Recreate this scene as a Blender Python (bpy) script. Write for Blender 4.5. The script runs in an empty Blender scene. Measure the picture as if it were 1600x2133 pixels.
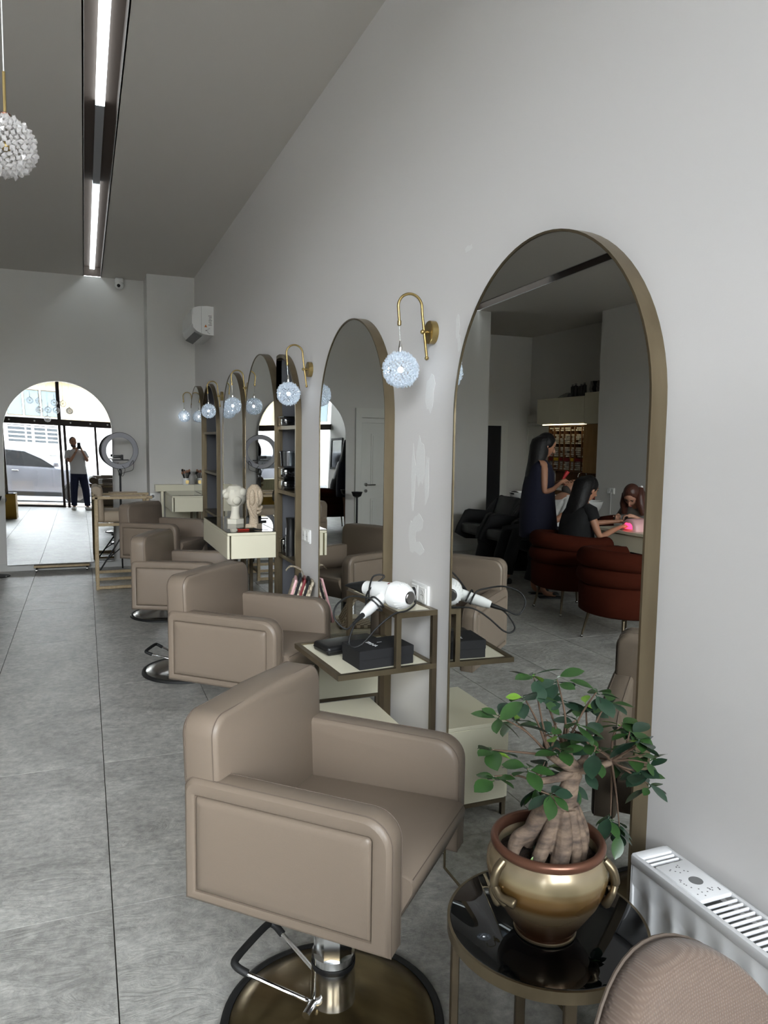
import bpy, bmesh, math, random
from mathutils import Vector, Matrix, Euler
S = bpy.context.scene
C = S.collection
PI = math.pi
random.seed(7)

# ------------------------------------------------------------------ camera
H = 1.55
FOC = 1558.0
cam_d = bpy.data.cameras.new('camera'); cam = bpy.data.objects.new('camera', cam_d); C.objects.link(cam)
cam_d.sensor_fit = 'VERTICAL'; cam_d.sensor_height = 36.0; cam_d.sensor_width = 27.0
cam_d.lens = FOC / 2133.0 * 36.0
cam_d.clip_start = 0.05; cam_d.clip_end = 300
R = ((0.92862902, -0.37074793, 0.01393231), (-0.02165368, -0.09164889, -0.99555592), (0.37037718, 0.92420044, -0.09313588))
cr, cu, cf = Vector(R[0]), -Vector(R[1]), Vector(R[2])
cam.matrix_world = Matrix(((cr.x, cu.x, -cf.x, 0), (cr.y, cu.y, -cf.y, 0), (cr.z, cu.z, -cf.z, H), (0, 0, 0, 1)))
S.camera = cam
# ------------------------------------------------------------------ view, sky, light
S.view_settings.view_transform = 'Standard'
S.view_settings.look = 'None'
S.view_settings.exposure = 0.74
S.view_settings.gamma = 1.0
S.view_settings.use_curve_mapping = False
S.cycles.max_bounces = 10
S.cycles.diffuse_bounces = 5
S.cycles.glossy_bounces = 7
S.cycles.transmission_bounces = 6
S.cycles.transparent_max_bounces = 12
S.cycles.caustics_reflective = False
S.cycles.caustics_refractive = False
S.cycles.sample_clamp_indirect = 6.0
S.cycles.use_denoising = True
W = bpy.data.worlds.new('World'); S.world = W; W.use_nodes = True
wn = W.node_tree.nodes; wl = W.node_tree.links; wn.clear()
wo = wn.new('ShaderNodeOutputWorld'); wb = wn.new('ShaderNodeBackground')
wg = wn.new('ShaderNodeTexGradient'); wt = wn.new('ShaderNodeTexCoord'); wm = wn.new('ShaderNodeMapping'); wr = wn.new('ShaderNodeValToRGB')
wm.inputs['Rotation'].default_value = (0, PI / 2, 0)
wl.new(wt.outputs['Generated'], wm.inputs['Vector']); wl.new(wm.outputs['Vector'], wg.inputs['Vector'])
wl.new(wg.outputs['Fac'], wr.inputs['Fac']); wl.new(wr.outputs['Color'], wb.inputs['Color']); wl.new(wb.outputs['Background'], wo.inputs['Surface'])
wr.color_ramp.elements[0].color = (0.95, 0.97, 1.0, 1); wr.color_ramp.elements[1].color = (0.84, 0.92, 1.0, 1)
wb.inputs['Strength'].default_value = 17.0
# daylight portal in the shop front opening (samples the sky, adds no light of its own)
pl = bpy.data.lights.new('daylight_portal', 'AREA'); pl.shape = 'RECTANGLE'; pl.size = 5.4; pl.size_y = 3.2
po = bpy.data.objects.new('daylight_portal', pl); C.objects.link(po); po.location = (-1.6, -1.22, 1.65); po.rotation_euler = (PI / 2, 0, 0)
pl.cycles.is_portal = True

# ------------------------------------------------------------------ materials
def srgb(r, g, b):
    f = lambda c: (c / 255 / 12.92) if c / 255 <= 0.04045 else ((c / 255 + 0.055) / 1.055) ** 2.4
    return (f(r), f(g), f(b), 1)
def mat(name, col, rough=0.5, metal=0.0, spec=0.5, noise=None, bump=None, trans=0.0, emit=None, sheen=0, coat=0, ior=1.45):
    """noise=(scale, colour2, contrast), bump=(scale, strength, distance)"""
    m = bpy.data.materials.new(name); m.use_nodes = True
    n = m.node_tree.nodes; l = m.node_tree.links; p = n['Principled BSDF']
    p.inputs['Base Color'].default_value = col; p.inputs['Roughness'].default_value = rough; p.inputs['Metallic'].default_value = metal
    p.inputs['Specular IOR Level'].default_value = spec; p.inputs['IOR'].default_value = ior
    if trans: p.inputs['Transmission Weight'].default_value = trans
    if sheen: p.inputs['Sheen Weight'].default_value = sheen
    if coat: p.inputs['Coat Weight'].default_value = coat; p.inputs['Coat Roughness'].default_value = 0.08
    if emit: p.inputs['Emission Color'].default_value = emit[0]; p.inputs['Emission Strength'].default_value = emit[1]
    tc = n.new('ShaderNodeTexCoord')
    if noise:
        t = n.new('ShaderNodeTexNoise'); t.inputs['Scale'].default_value = noise[0]; t.inputs['Detail'].default_value = 8
        r = n.new('ShaderNodeValToRGB'); c = noise[2] if len(noise) > 2 else 0.25
        r.color_ramp.elements[0].position = 0.5 - c; r.color_ramp.elements[1].position = 0.5 + c
        r.color_ramp.elements[0].color = col; r.color_ramp.elements[1].color = noise[1]
        mp = n.new('ShaderNodeMapping'); l.new(tc.outputs['Object'], mp.inputs['Vector'])
        if len(noise) > 3: mp.inputs['Scale'].default_value = noise[3]
        l.new(mp.outputs['Vector'], t.inputs['Vector']); l.new(t.outputs['Fac'], r.inputs['Fac']); l.new(r.outputs['Color'], p.inputs['Base Color'])
    if bump:
        t2 = n.new('ShaderNodeTexNoise'); t2.inputs['Scale'].default_value = bump[0]; t2.inputs['Detail'].default_value = 4
        b = n.new('ShaderNodeBump'); b.inputs['Strength'].default_value = bump[1]; b.inputs['Distance'].default_value = bump[2]
        l.new(tc.outputs['Object'], t2.inputs['Vector']); l.new(t2.outputs['Fac'], b.inputs['Height']); l.new(b.outputs['Normal'], p.inputs['Normal'])
    return m

def leather_mat(name, col):
    m = mat(name, col, rough=0.42, spec=0.45)
    n = m.node_tree.nodes; l = m.node_tree.links; p = n['Principled BSDF']
    tc = n.new('ShaderNodeTexCoord'); v = n.new('ShaderNodeTexVoronoi'); v.inputs['Scale'].default_value = 420
    t = n.new('ShaderNodeTexNoise'); t.inputs['Scale'].default_value = 7; t.inputs['Detail'].default_value = 3
    mx = n.new('ShaderNodeMath'); mx.operation = 'MULTIPLY_ADD'; mx.inputs[1].default_value = 0.10
    b = n.new('ShaderNodeBump'); b.inputs['Strength'].default_value = 0.35; b.inputs['Distance'].default_value = 0.003
    l.new(tc.outputs['Object'], v.inputs['Vector']); l.new(tc.outputs['Object'], t.inputs['Vector'])
    l.new(v.outputs['Distance'], mx.inputs[0]); l.new(t.outputs['Fac'], mx.inputs[2]); l.new(mx.outputs[0], b.inputs['Height']); l.new(b.outputs['Normal'], p.inputs['Normal'])
    return m

M = {}
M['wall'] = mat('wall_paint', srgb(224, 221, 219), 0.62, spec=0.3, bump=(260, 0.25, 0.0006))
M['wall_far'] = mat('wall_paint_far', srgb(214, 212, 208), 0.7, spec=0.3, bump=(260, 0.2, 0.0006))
M['ceil'] = mat('ceiling_paint', srgb(216, 212, 206), 0.8, spec=0.2)
M['patch'] = mat('filler_patch', srgb(232, 231, 229), 0.8, spec=0.2, bump=(90, 0.4, 0.001))
M['grout'] = mat('grout', srgb(58, 54, 50), 0.95, spec=0.05)
M['base'] = mat('baseboard_white', srgb(205, 205, 202), 0.45)
M['leather'] = leather_mat('taupe_leather', srgb(117, 104, 91))
M['seam'] = mat('seam_thread', srgb(96, 84, 74), 0.7)
M['bronze'] = mat('brushed_bronze', srgb(134, 121, 98), 0.36, 0.85, noise=(14, srgb(106, 94, 74), 0.35, (1, 1, 0.2)))
M['bronzed'] = mat('bronze_dark', srgb(110, 98, 80), 0.4, 0.8, noise=(9, srgb(82, 72, 58), 0.35))
M['brass'] = mat('brass', srgb(160, 139, 92), 0.32, 0.9)
M['chrome'] = mat('chrome', srgb(225, 225, 225), 0.09, 1.0)
M['steel'] = mat('dull_steel', srgb(150, 148, 145), 0.25, 1.0)
M['mirror'] = mat('mirror_glass', (0.66, 0.67, 0.65, 1), 0.0, 1.0)
M['mirror2'] = mat('mirror_silver', (0.60, 0.61, 0.61, 1), 0.0, 1.0)
M['black'] = mat('black_plastic', srgb(18, 18, 19), 0.4)
M['blackm'] = mat('black_matt', srgb(24, 24, 26), 0.75)
M['rubber'] = mat('black_rubber', srgb(22, 22, 22), 0.6)
M['dark'] = mat('dark_interior', srgb(86, 87, 91), 0.6)
M['cream'] = mat('cream_lacquer', srgb(232, 226, 202), 0.22, spec=0.5)
M['white'] = mat('white_plastic', srgb(238, 238, 236), 0.3)
M['whitem'] = mat('white_matt', srgb(226, 226, 224), 0.55)
M['radiator'] = mat('radiator_enamel', srgb(236, 236, 237), 0.28, spec=0.5)
M['blackglass'] = mat('black_glass', srgb(7, 8, 9), 0.03, spec=0.6)
M['plaster'] = mat('white_plaster', srgb(226, 220, 204), 0.8, bump=(60, 0.3, 0.002))
M['stonep'] = mat('sand_plaster', srgb(206, 190, 168), 0.9, noise=(160, srgb(170, 150, 126), 0.2), bump=(220, 0.6, 0.002))
M['wood'] = mat('oak_wood', srgb(176, 148, 112), 0.5, noise=(6, srgb(140, 112, 80), 0.3, (1, 8, 1)))
M['woodlight'] = mat('beech_wood', srgb(188, 168, 134), 0.45, noise=(8, srgb(160, 138, 104), 0.3, (6, 1, 6)))
M['cushion'] = mat('beige_cushion', srgb(158, 142, 122), 0.6, bump=(60, 0.2, 0.002))
M['brownvelvet'] = mat('brown_velvet', srgb(60, 24, 14), 0.95, spec=0.08, bump=(300, 0.2, 0.001))
M['navy'] = mat('navy_cloth', srgb(12, 14, 36), 0.85, bump=(30, 0.35, 0.006))
M['blackcloth'] = mat('black_cloth', srgb(9, 9, 11), 0.85, bump=(30, 0.35, 0.006))
M['whitecloth'] = mat('white_cloth', srgb(216, 216, 214), 0.8, bump=(16, 0.6, 0.02))
M['tshirt'] = mat('tshirt_white', srgb(205, 206, 208), 0.8, bump=(14, 0.6, 0.02))
M['greycloth'] = mat('grey_cloth', srgb(120, 116, 112), 0.8, bump=(20, 0.5, 0.01))
M['denim'] = mat('navy_denim', srgb(24, 32, 58), 0.85, bump=(40, 0.3, 0.005))
M['skin'] = mat('skin', srgb(170, 124, 98), 0.5, noise=(12, srgb(156, 110, 86), 0.3))
M['skinl'] = mat('skin_light', srgb(190, 144, 122), 0.5, noise=(12, srgb(176, 128, 106), 0.3))
M['lip'] = mat('lips', srgb(160, 78, 74), 0.5)
M['eye'] = mat('eye_dark', srgb(30, 22, 18), 0.3)
M['hairb'] = mat('black_hair', srgb(10, 9, 10), 0.5, spec=0.3, noise=(4, srgb(20, 18, 18), 0.3, (40, 40, 1)), bump=(30, 0.5, 0.01))
M['hairr'] = mat('auburn_hair', srgb(84, 46, 34), 0.4, noise=(4, srgb(56, 30, 24), 0.3, (40, 40, 1)), bump=(30, 0.5, 0.01))
M['hairg'] = mat('short_grey_hair', srgb(60, 54, 50), 0.7)
M['leaf'] = mat('leaf_green', srgb(34, 58, 30), 0.3, noise=(22, srgb(52, 82, 38), 0.3))
M['leafl'] = mat('leaf_young', srgb(112, 146, 50), 0.32, noise=(22, srgb(90, 130, 46), 0.3))
M['leafd'] = mat('leaf_blue_green', srgb(32, 50, 40), 0.28, noise=(22, srgb(48, 70, 52), 0.3))
M['bark'] = mat('ficus_bark', srgb(116, 98, 82), 0.8, noise=(24, srgb(68, 56, 48), 0.16, (1, 1, 3.4)), bump=(70, 0.7, 0.004))
M['twig'] = mat('twig_brown', srgb(84, 66, 52), 0.85)
M['soil'] = mat('potting_soil', srgb(42, 34, 30), 0.95, noise=(80, srgb(66, 52, 42), 0.15), bump=(90, 1.0, 0.01))
M['rim'] = mat('copper_rim', srgb(112, 76, 60), 0.3, 0.6)
M['red'] = mat('red_packet', srgb(176, 48, 34), 0.4)
M['redbox'] = mat('red_box', srgb(168, 18, 24), 0.5)
M['dred'] = mat('dark_red_label', srgb(120, 20, 30), 0.5)
M['yellow'] = mat('yellow_box', srgb(206, 170, 40), 0.5)
M['boxw'] = mat('tube_carton', srgb(196, 192, 184), 0.6)
M['walnut'] = mat('walnut_panel', srgb(128, 88, 56), 0.5, noise=(3, srgb(88, 58, 36), 0.3, (14, 14, 0.8)))
M['oakp'] = mat('oak_panel', srgb(192, 152, 98), 0.5, noise=(3, srgb(150, 112, 66), 0.3, (14, 14, 0.8)))
M['doorp'] = mat('door_white', srgb(220, 220, 214), 0.4)
M['pink'] = mat('pink_plastic', srgb(226, 176, 178), 0.3)
M['pinkglow'] = mat('pink_glow', srgb(255, 60, 90), 0.5, emit=(srgb(255, 40, 80), 5.0))
M['orange'] = mat('orange_sticker', srgb(206, 120, 50), 0.5)
M['greyink'] = mat('grey_ink', srgb(120, 120, 120), 0.6)
M['whiteink'] = mat('white_ink', srgb(215, 215, 215), 0.6)
M['gold'] = mat('gold_box', srgb(150, 116, 40), 0.35, 0.5)
M['fabric'] = mat('taupe_weave', srgb(140, 120, 104), 0.9, sheen=0.15)
M['carpaint'] = mat('silver_car_paint', srgb(122, 124, 132), 0.35, 0.3, coat=0.2)
M['carglass'] = mat('car_glass', srgb(14, 15, 18), 0.08, spec=0.2)
M['fluted'] = mat('fluted_sage', srgb(196, 192, 160), 0.5)
M['facade'] = mat('cream_render', srgb(160, 145, 116), 0.9, bump=(20, 0.2, 0.01))
M['facadew'] = mat('white_render', srgb(206, 206, 202), 0.85)
M['shutter'] = mat('blue_grey_blind', srgb(92, 104, 110), 0.5)
M['shutterd'] = mat('grey_blind_dark', srgb(52, 56, 60), 0.5)
M['framebr'] = mat('dark_brown_frame', srgb(52, 42, 38), 0.45)
M['road'] = mat('asphalt', srgb(92, 92, 94), 0.95, noise=(40, srgb(74, 74, 76), 0.3))
M['cobble'] = mat('paving_sets', srgb(150, 116, 98), 0.9, noise=(3, srgb(128, 122, 112), 0.25))
M['kerb'] = mat('pale_kerb', srgb(214, 212, 208), 0.85)
M['plasticclear'] = None
M['bulb'] = mat('lamp_bulb', (1, 1, 1, 1), 0.5, emit=((0.88, 0.94, 1.0, 1), 26.0))
M['ledstrip'] = mat('led_diffuser', (1, 1, 1, 1), 0.5, emit=((0.84, 0.95, 1.0, 1), 2.6))
M['ledoff'] = mat('led_diffuser_unlit', srgb(160, 162, 168), 0.4)
M['ledwarm'] = mat('warm_led', (1, 1, 1, 1), 0.5, emit=(srgb(255, 236, 190), 5.0))
M['slot'] = mat('slot_brown', srgb(98, 86, 79), 0.7)
M['ringw'] = mat('ring_diffuser', srgb(170, 170, 176), 0.5)

def glass_mat(name, tint=(1, 1, 1, 1), refl=0.08, rough=0.0):
    m = bpy.data.materials.new(name); m.use_nodes = True; n = m.node_tree.nodes; l = m.node_tree.links; n.clear()
    o = n.new('ShaderNodeOutputMaterial'); t = n.new('ShaderNodeBsdfTransparent'); g = n.new('ShaderNodeBsdfGlossy'); x = n.new('ShaderNodeMixShader'); f = n.new('ShaderNodeFresnel')
    ad = n.new('ShaderNodeMath'); ad.operation = 'ADD'; ad.inputs[1].default_value = refl - 0.04; ad.use_clamp = True
    t.inputs['Color'].default_value = tint; g.inputs['Roughness'].default_value = rough; f.inputs['IOR'].default_value = 1.45
    l.new(f.outputs['Fac'], ad.inputs[0]); l.new(ad.outputs[0], x.inputs['Fac']); l.new(t.outputs[0], x.inputs[1]); l.new(g.outputs[0], x.inputs[2]); l.new(x.outputs[0], o.inputs['Surface'])
    return m
M['pane'] = glass_mat('window_glass', (0.97, 0.98, 0.98, 1), 0.04)
M['topglass'] = glass_mat('table_glass', (0.82, 0.88, 0.86, 1), 0.22)
M['clearp'] = glass_mat('clear_plastic', (0.82, 0.84, 0.86, 1), 0.12, 0.08)

def crystal_mat(name, tint, dens):
    m = bpy.data.materials.new(name); m.use_nodes = True; n = m.node_tree.nodes; l = m.node_tree.links; n.clear()
    o = n.new('ShaderNodeOutputMaterial'); t = n.new('ShaderNodeBsdfTransparent'); g = n.new('ShaderNodeBsdfGlossy'); d = n.new('ShaderNodeBsdfTranslucent'); df = n.new('ShaderNodeBsdfDiffuse')
    x = n.new('ShaderNodeMixShader'); x2 = n.new('ShaderNodeMixShader'); x3 = n.new('ShaderNodeMixShader')
    g.inputs['Roughness'].default_value = 0.12; g.inputs['Color'].default_value = tint; d.inputs['Color'].default_value = tint; df.inputs['Color'].default_value = tint; t.inputs['Color'].default_value = (0.9, 0.93, 0.96, 1)
    lw = n.new('ShaderNodeLayerWeight'); lw.inputs['Blend'].default_value = 0.45
    l.new(lw.outputs['Facing'], x.inputs['Fac']); l.new(t.outputs[0], x.inputs[1]); l.new(g.outputs[0], x.inputs[2])
    x3.inputs['Fac'].default_value = 0.35; l.new(d.outputs[0], x3.inputs[1]); l.new(df.outputs[0], x3.inputs[2])
    x2.inputs['Fac'].default_value = dens; l.new(x.outputs[0], x2.inputs[1]); l.new(x3.outputs[0], x2.inputs[2]); l.new(x2.outputs[0], o.inputs['Surface'])
    return m
M['crystal'] = crystal_mat('lit_crystal', (0.9, 0.95, 1.0, 1), 0.5)
M['crystal2'] = crystal_mat('clear_crystal', (0.93, 0.9, 0.88, 1), 0.55)

def tile_mat():
    m = bpy.data.materials.new('slate_look_tile'); m.use_nodes = True; n = m.node_tree.nodes; l = m.node_tree.links; p = n['Principled BSDF']
    oi = n.new('ShaderNodeObjectInfo'); tc = n.new('ShaderNodeTexCoord'); ad = n.new('ShaderNodeVectorMath'); ad.operation = 'ADD'
    sc = n.new('ShaderNodeMath'); sc.operation = 'MULTIPLY'; sc.inputs[1].default_value = 37.0
    l.new(oi.outputs['Random'], sc.inputs[0]); l.new(tc.outputs['Object'], ad.inputs[0]); l.new(sc.outputs[0], ad.inputs[1])
    a = n.new('ShaderNodeTexNoise'); a.inputs['Scale'].default_value = 3.2; a.inputs['Detail'].default_value = 9; a.inputs['Distortion'].default_value = 1.2; a.inputs['Roughness'].default_value = 0.62
    b = n.new('ShaderNodeTexNoise'); b.inputs['Scale'].default_value = 30; b.inputs['Detail'].default_value = 8; b.inputs['Roughness'].default_value = 0.7
    l.new(ad.outputs[0], a.inputs['Vector']); l.new(ad.outputs[0], b.inputs['Vector'])
    r = n.new('ShaderNodeValToRGB'); e = r.color_ramp.elements
    e[0].position = 0.3; e[0].color = srgb(138, 136, 131); e[1].position = 0.72; e[1].color = srgb(180, 178, 172)
    mx = n.new('ShaderNodeMix'); mx.data_type = 'RGBA'; mx.blend_type = 'OVERLAY'; mx.inputs['Factor'].default_value = 0.6
    r2 = n.new('ShaderNodeValToRGB'); r2.color_ramp.elements[0].position = 0.36; r2.color_ramp.elements[1].position = 0.66
    r2.color_ramp.elements[0].color = (0.3, 0.3, 0.3, 1); r2.color_ramp.elements[1].color = (0.75, 0.75, 0.75, 1)
    l.new(a.outputs['Fac'], r.inputs['Fac']); l.new(b.outputs['Fac'], r2.inputs['Fac'])
    l.new(r.outputs['Color'], mx.inputs[6]); l.new(r2.outputs['Color'], mx.inputs[7]); l.new(mx.outputs[2], p.inputs['Base Color'])
    # slate-like shallow ridges
    w = n.new('ShaderNodeTexNoise'); w.inputs['Scale'].default_value = 5.0; w.inputs['Detail'].default_value = 10; w.inputs['Distortion'].default_value = 2.2; w.inputs['Roughness'].default_value = 0.66
    mp = n.new('ShaderNodeMapping'); mp.inputs['Scale'].default_value = (1.0, 2.2, 1); l.new(ad.outputs[0], mp.inputs['Vector']); l.new(mp.outputs[0], w.inputs['Vector'])
    bp = n.new('ShaderNodeBump'); bp.inputs['Strength'].default_value = 0.55; bp.inputs['Distance'].default_value = 0.012
    l.new(w.outputs['Fac'], bp.inputs['Height']); l.new(bp.outputs['Normal'], p.inputs['Normal'])
    p.inputs['Roughness'].default_value = 0.38; p.inputs['Specular IOR Level'].default_value = 0.42
    return m
M['tile'] = tile_mat()

def weave_mat():
    m = M['fabric']; n = m.node_tree.nodes; l = m.node_tree.links; p = n['Principled BSDF']
    tc = n.new('ShaderNodeTexCoord'); w1 = n.new('ShaderNodeTexWave'); w2 = n.new('ShaderNodeTexWave')
    w1.inputs['Scale'].default_value = 62; w2.inputs['Scale'].default_value = 62; w1.bands_direction = 'X'; w2.bands_direction = 'Z'
    w1.inputs['Distortion'].default_value = 1.0; w2.inputs['Distortion'].default_value = 1.0
    ml = n.new('ShaderNodeMath'); ml.operation = 'MULTIPLY'; b = n.new('ShaderNodeBump'); b.inputs['Strength'].default_value = 0.6; b.inputs['Distance'].default_value = 0.002
    l.new(tc.outputs['Object'], w1.inputs[0]); l.new(tc.outputs['Object'], w2.inputs[0]); l.new(w1.outputs['Fac'], ml.inputs[0]); l.new(w2.outputs['Fac'], ml.inputs[1])
    l.new(ml.outputs[0], b.inputs['Height']); l.new(b.outputs['Normal'], p.inputs['Normal'])
    r = n.new('ShaderNodeValToRGB'); r.color_ramp.elements[0].color = srgb(106, 90, 79); r.color_ramp.elements[1].color = srgb(124, 107, 95)
    l.new(ml.outputs[0], r.inputs['Fac']); l.new(r.outputs['Color'], p.inputs['Base Color'])
weave_mat()

def pot_mat():
    m = mat('gold_glazed_pot', srgb(170, 140, 90), 0.27, 0.55, coat=0.3); n = m.node_tree.nodes; l = m.node_tree.links; p = n['Principled BSDF']
    tc = n.new('ShaderNodeTexCoord'); sp = n.new('ShaderNodeSeparateXYZ'); nz = n.new('ShaderNodeTexNoise'); nz.inputs['Scale'].default_value = 3
    mp = n.new('ShaderNodeMapping'); mp.inputs['Scale'].default_value = (1, 1, 14); ma = n.new('ShaderNodeMath'); ma.operation = 'MULTIPLY_ADD'; ma.inputs[1].default_value = 0.035
    l.new(tc.outputs['Object'], mp.inputs[0]); l.new(mp.outputs[0], nz.inputs[0]); l.new(tc.outputs['Object'], sp.inputs[0]); l.new(nz.outputs['Fac'], ma.inputs[0]); l.new(sp.outputs['Z'], ma.inputs[2])
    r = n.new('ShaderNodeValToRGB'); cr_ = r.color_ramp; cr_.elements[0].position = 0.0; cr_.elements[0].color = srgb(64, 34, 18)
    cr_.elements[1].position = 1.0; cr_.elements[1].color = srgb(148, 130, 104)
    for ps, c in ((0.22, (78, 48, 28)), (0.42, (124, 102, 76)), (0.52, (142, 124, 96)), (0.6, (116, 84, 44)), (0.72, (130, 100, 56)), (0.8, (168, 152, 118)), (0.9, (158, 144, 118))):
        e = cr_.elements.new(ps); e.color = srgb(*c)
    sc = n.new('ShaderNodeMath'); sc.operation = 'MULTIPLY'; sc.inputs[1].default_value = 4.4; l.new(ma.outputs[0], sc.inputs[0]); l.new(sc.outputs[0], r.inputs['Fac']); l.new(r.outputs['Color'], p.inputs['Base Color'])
    return m
M['pot'] = pot_mat()

def checker_mat():
    m = mat('check_canvas', srgb(150, 138, 120), 0.6); n = m.node_tree.nodes; l = m.node_tree.links; p = n['Principled BSDF']
    tc = n.new('ShaderNodeTexCoord'); c = n.new('ShaderNodeTexChecker'); c.inputs['Scale'].default_value = 46; c.inputs['Color1'].default_value = srgb(206, 194, 170); c.inputs['Color2'].default_value = srgb(138, 124, 106)
    l.new(tc.outputs['Object'], c.inputs['Vector']); l.new(c.outputs['Color'], p.inputs['Base Color']); return m
M['check'] = checker_mat()

# ------------------------------------------------------------------ mesh helpers
class G:
    def __init__(s): s.v = []; s.f = []
    def add(s, vs, fs):
        o = len(s.v); s.v += [tuple(v) for v in vs]; s.f += [tuple(i + o for i in f) for f in fs]; return s
    def box(s, cx, cy, cz, sx, sy, sz, rot=None):
        vs = [Vector((x * sx / 2, y * sy / 2, z * sz / 2)) for x in (-1, 1) for y in (-1, 1) for z in (-1, 1)]
        if rot: e = Euler(rot).to_matrix(); vs = [e @ v for v in vs]
        return s.add([v + Vector((cx, cy, cz)) for v in vs], [(0, 1, 3, 2), (4, 6, 7, 5), (0, 4, 5, 1), (2, 3, 7, 6), (0, 2, 6, 4), (1, 5, 7, 3)])
    def rbox(s, cx, cy, cz, sx, sy, sz, r=0.01, seg=3, rot=None, taper=None):
        bm = bmesh.new(); bmesh.ops.create_cube(bm, size=1)
        for v in bm.verts:
            v.co = Vector((v.co.x * sx, v.co.y * sy, v.co.z * sz))
            if taper and v.co.z > 0: v.co.x *= taper[0]; v.co.y *= taper[1]
        bmesh.ops.bevel(bm, geom=bm.edges[:], offset=min(r, sx / 2.01, sy / 2.01, sz / 2.01), segments=seg, profile=0.5, affect='EDGES')
        e = Euler(rot).to_matrix() if rot else Matrix.Identity(3)
        bm.verts.index_update(); vs = [e @ v.co + Vector((cx, cy, cz)) for v in bm.verts]; fs = [[v.index for v in f.verts] for f in bm.faces]; bm.free()
        return s.add(vs, fs)
    def tube(s, pts, r, seg=10, closed=False, sq=False, flat=1.0):
        pts = [Vector(p) for p in pts]; n = len(pts); rr = r if isinstance(r, (list, tuple)) else [r] * n
        rings = []; up = None
        for i, p in enumerate(pts):
            a = pts[(i - 1) % n] if (closed or i > 0) else p; b = pts[(i + 1) % n] if (closed or i < n - 1) else p
            t = (b - a).normalized()
            if up is None: up = Vector((0, 0, 1)) if abs(t.z) < 0.95 else Vector((1, 0, 0))
            x = t.cross(up)
            if x.length < 1e-5: x = t.orthogonal()
            x.normalize(); y = x.cross(t).normalized(); up = y
            k = (PI / 4 if sq else 0)
            rings.append([p + (x * math.cos(2 * PI * j / seg + k) + y * math.sin(2 * PI * j / seg + k) * flat) * rr[i] for j in range(seg)])
        vs = [v for q in rings for v in q]; fs = []
        for i in range(n if closed else n - 1):
            for j in range(seg):
                a = i * seg + j; b = i * seg + (j + 1) % seg; c = ((i + 1) % n) * seg + (j + 1) % seg; d = ((i + 1) % n) * seg + j
                fs.append((a, b, c, d))
        if not closed: fs += [tuple(range(seg - 1, -1, -1)), tuple((n - 1) * seg + j for j in range(seg))]
        return s.add(vs, fs)
    def lathe(s, prof, seg=32, c=(0, 0, 0), axis='Z', cap=True):
        vs = []; fs = []; n = len(prof)
        for r, z in prof:
            for j in range(seg):
                a = 2 * PI * j / seg; v = (r * math.cos(a), r * math.sin(a), z)
                if axis == 'X': v = (v[2], v[0], v[1])
                if axis == 'Y': v = (v[0], v[2], v[1])
                vs.append((v[0] + c[0], v[1] + c[1], v[2] + c[2]))
        for i in range(n - 1):
            for j in range(seg): fs.append((i * seg + j, i * seg + (j + 1) % seg, (i + 1) * seg + (j + 1) % seg, (i + 1) * seg + j))
        if cap: fs += [tuple(range(seg - 1, -1, -1)), tuple((n - 1) * seg + j for j in range(seg))]
        return s.add(vs, fs)
    def ball(s, c, r, u=14, v=9, rot=None):
        r = r if isinstance(r, (tuple, list)) else (r, r, r); vs = []; fs = []; e = Euler(rot).to_matrix() if rot else Matrix.Identity(3)
        vs.append((0, 0, 1))
        for i in range(1, v):
            for j in range(u): a = PI * i / v; b = 2 * PI * j / u; vs.append((math.sin(a) * math.cos(b), math.sin(a) * math.sin(b), math.cos(a)))
        vs.append((0, 0, -1)); L = len(vs) - 1
        for j in range(u):
            fs.append((0, 1 + j, 1 + (j + 1) % u)); fs.append((L, L - u + (j + 1) % u, L - u + j))
        for i in range(v - 2):
            for j in range(u): fs.append((1 + i * u + j, 1 + (i + 1) * u + j, 1 + (i + 1) * u + (j + 1) % u, 1 + i * u + (j + 1) % u))
        return s.add([e @ Vector((a * r[0], b * r[1], d * r[2])) + Vector(c) for a, b, d in vs], fs)
    def loft(s, rings, cap=True):
        n = len(rings[0]); vs = [p for q in rings for p in q]; fs = []
        for i in range(len(rings) - 1):
            for j in range(n): fs.append((i * n + j, i * n + (j + 1) % n, (i + 1) * n + (j + 1) % n, (i + 1) * n + j))
        if cap: fs += [tuple(range(n - 1, -1, -1)), tuple((len(rings) - 1) * n + j for j in range(n))]
        return s.add(vs, fs)
    def stack(s, rows, seg=18, p=2.0, cap=True):
        """rows: (cx, cy, cz, rx, ry[, yaw]) super-ellipse sections"""
        rings = []
        for q in rows:
            cx, cy, cz, rx, ry = q[:5]; yaw = q[5] if len(q) > 5 else 0; ring = []
            for j in range(seg):
                a = 2 * PI * j / seg; c_, s_ = math.cos(a), math.sin(a); k = (abs(c_) ** p + abs(s_) ** p) ** (-1 / p)
                x, y = rx * c_ * k, ry * s_ * k; ring.append((cx + x * math.cos(yaw) - y * math.sin(yaw), cy + x * math.sin(yaw) + y * math.cos(yaw), cz))
            rings.append(ring)
        return s.loft(rings, cap)
    def prism(s, pts, a, b, axis='X'):
        """outline in the plane across axis, from a to b along it; X: (y,z)  Y: (x,z)  Z: (x,y)"""
        f = {'X': lambda p, t: (t, p[0], p[1]), 'Y': lambda p, t: (p[0], t, p[1]), 'Z': lambda p, t: (p[0], p[1], t)}[axis]
        n = len(pts); vs = [f(p, a) for p in pts] + [f(p, b) for p in pts]
        return s.add(vs, [tuple(range(n - 1, -1, -1)), tuple(range(n, 2 * n))] + [(i, (i + 1) % n, n + (i + 1) % n, n + i) for i in range(n)])
    def tf(s, m): s.v = [tuple(m @ Vector(v)) for v in s.v]; return s
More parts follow.
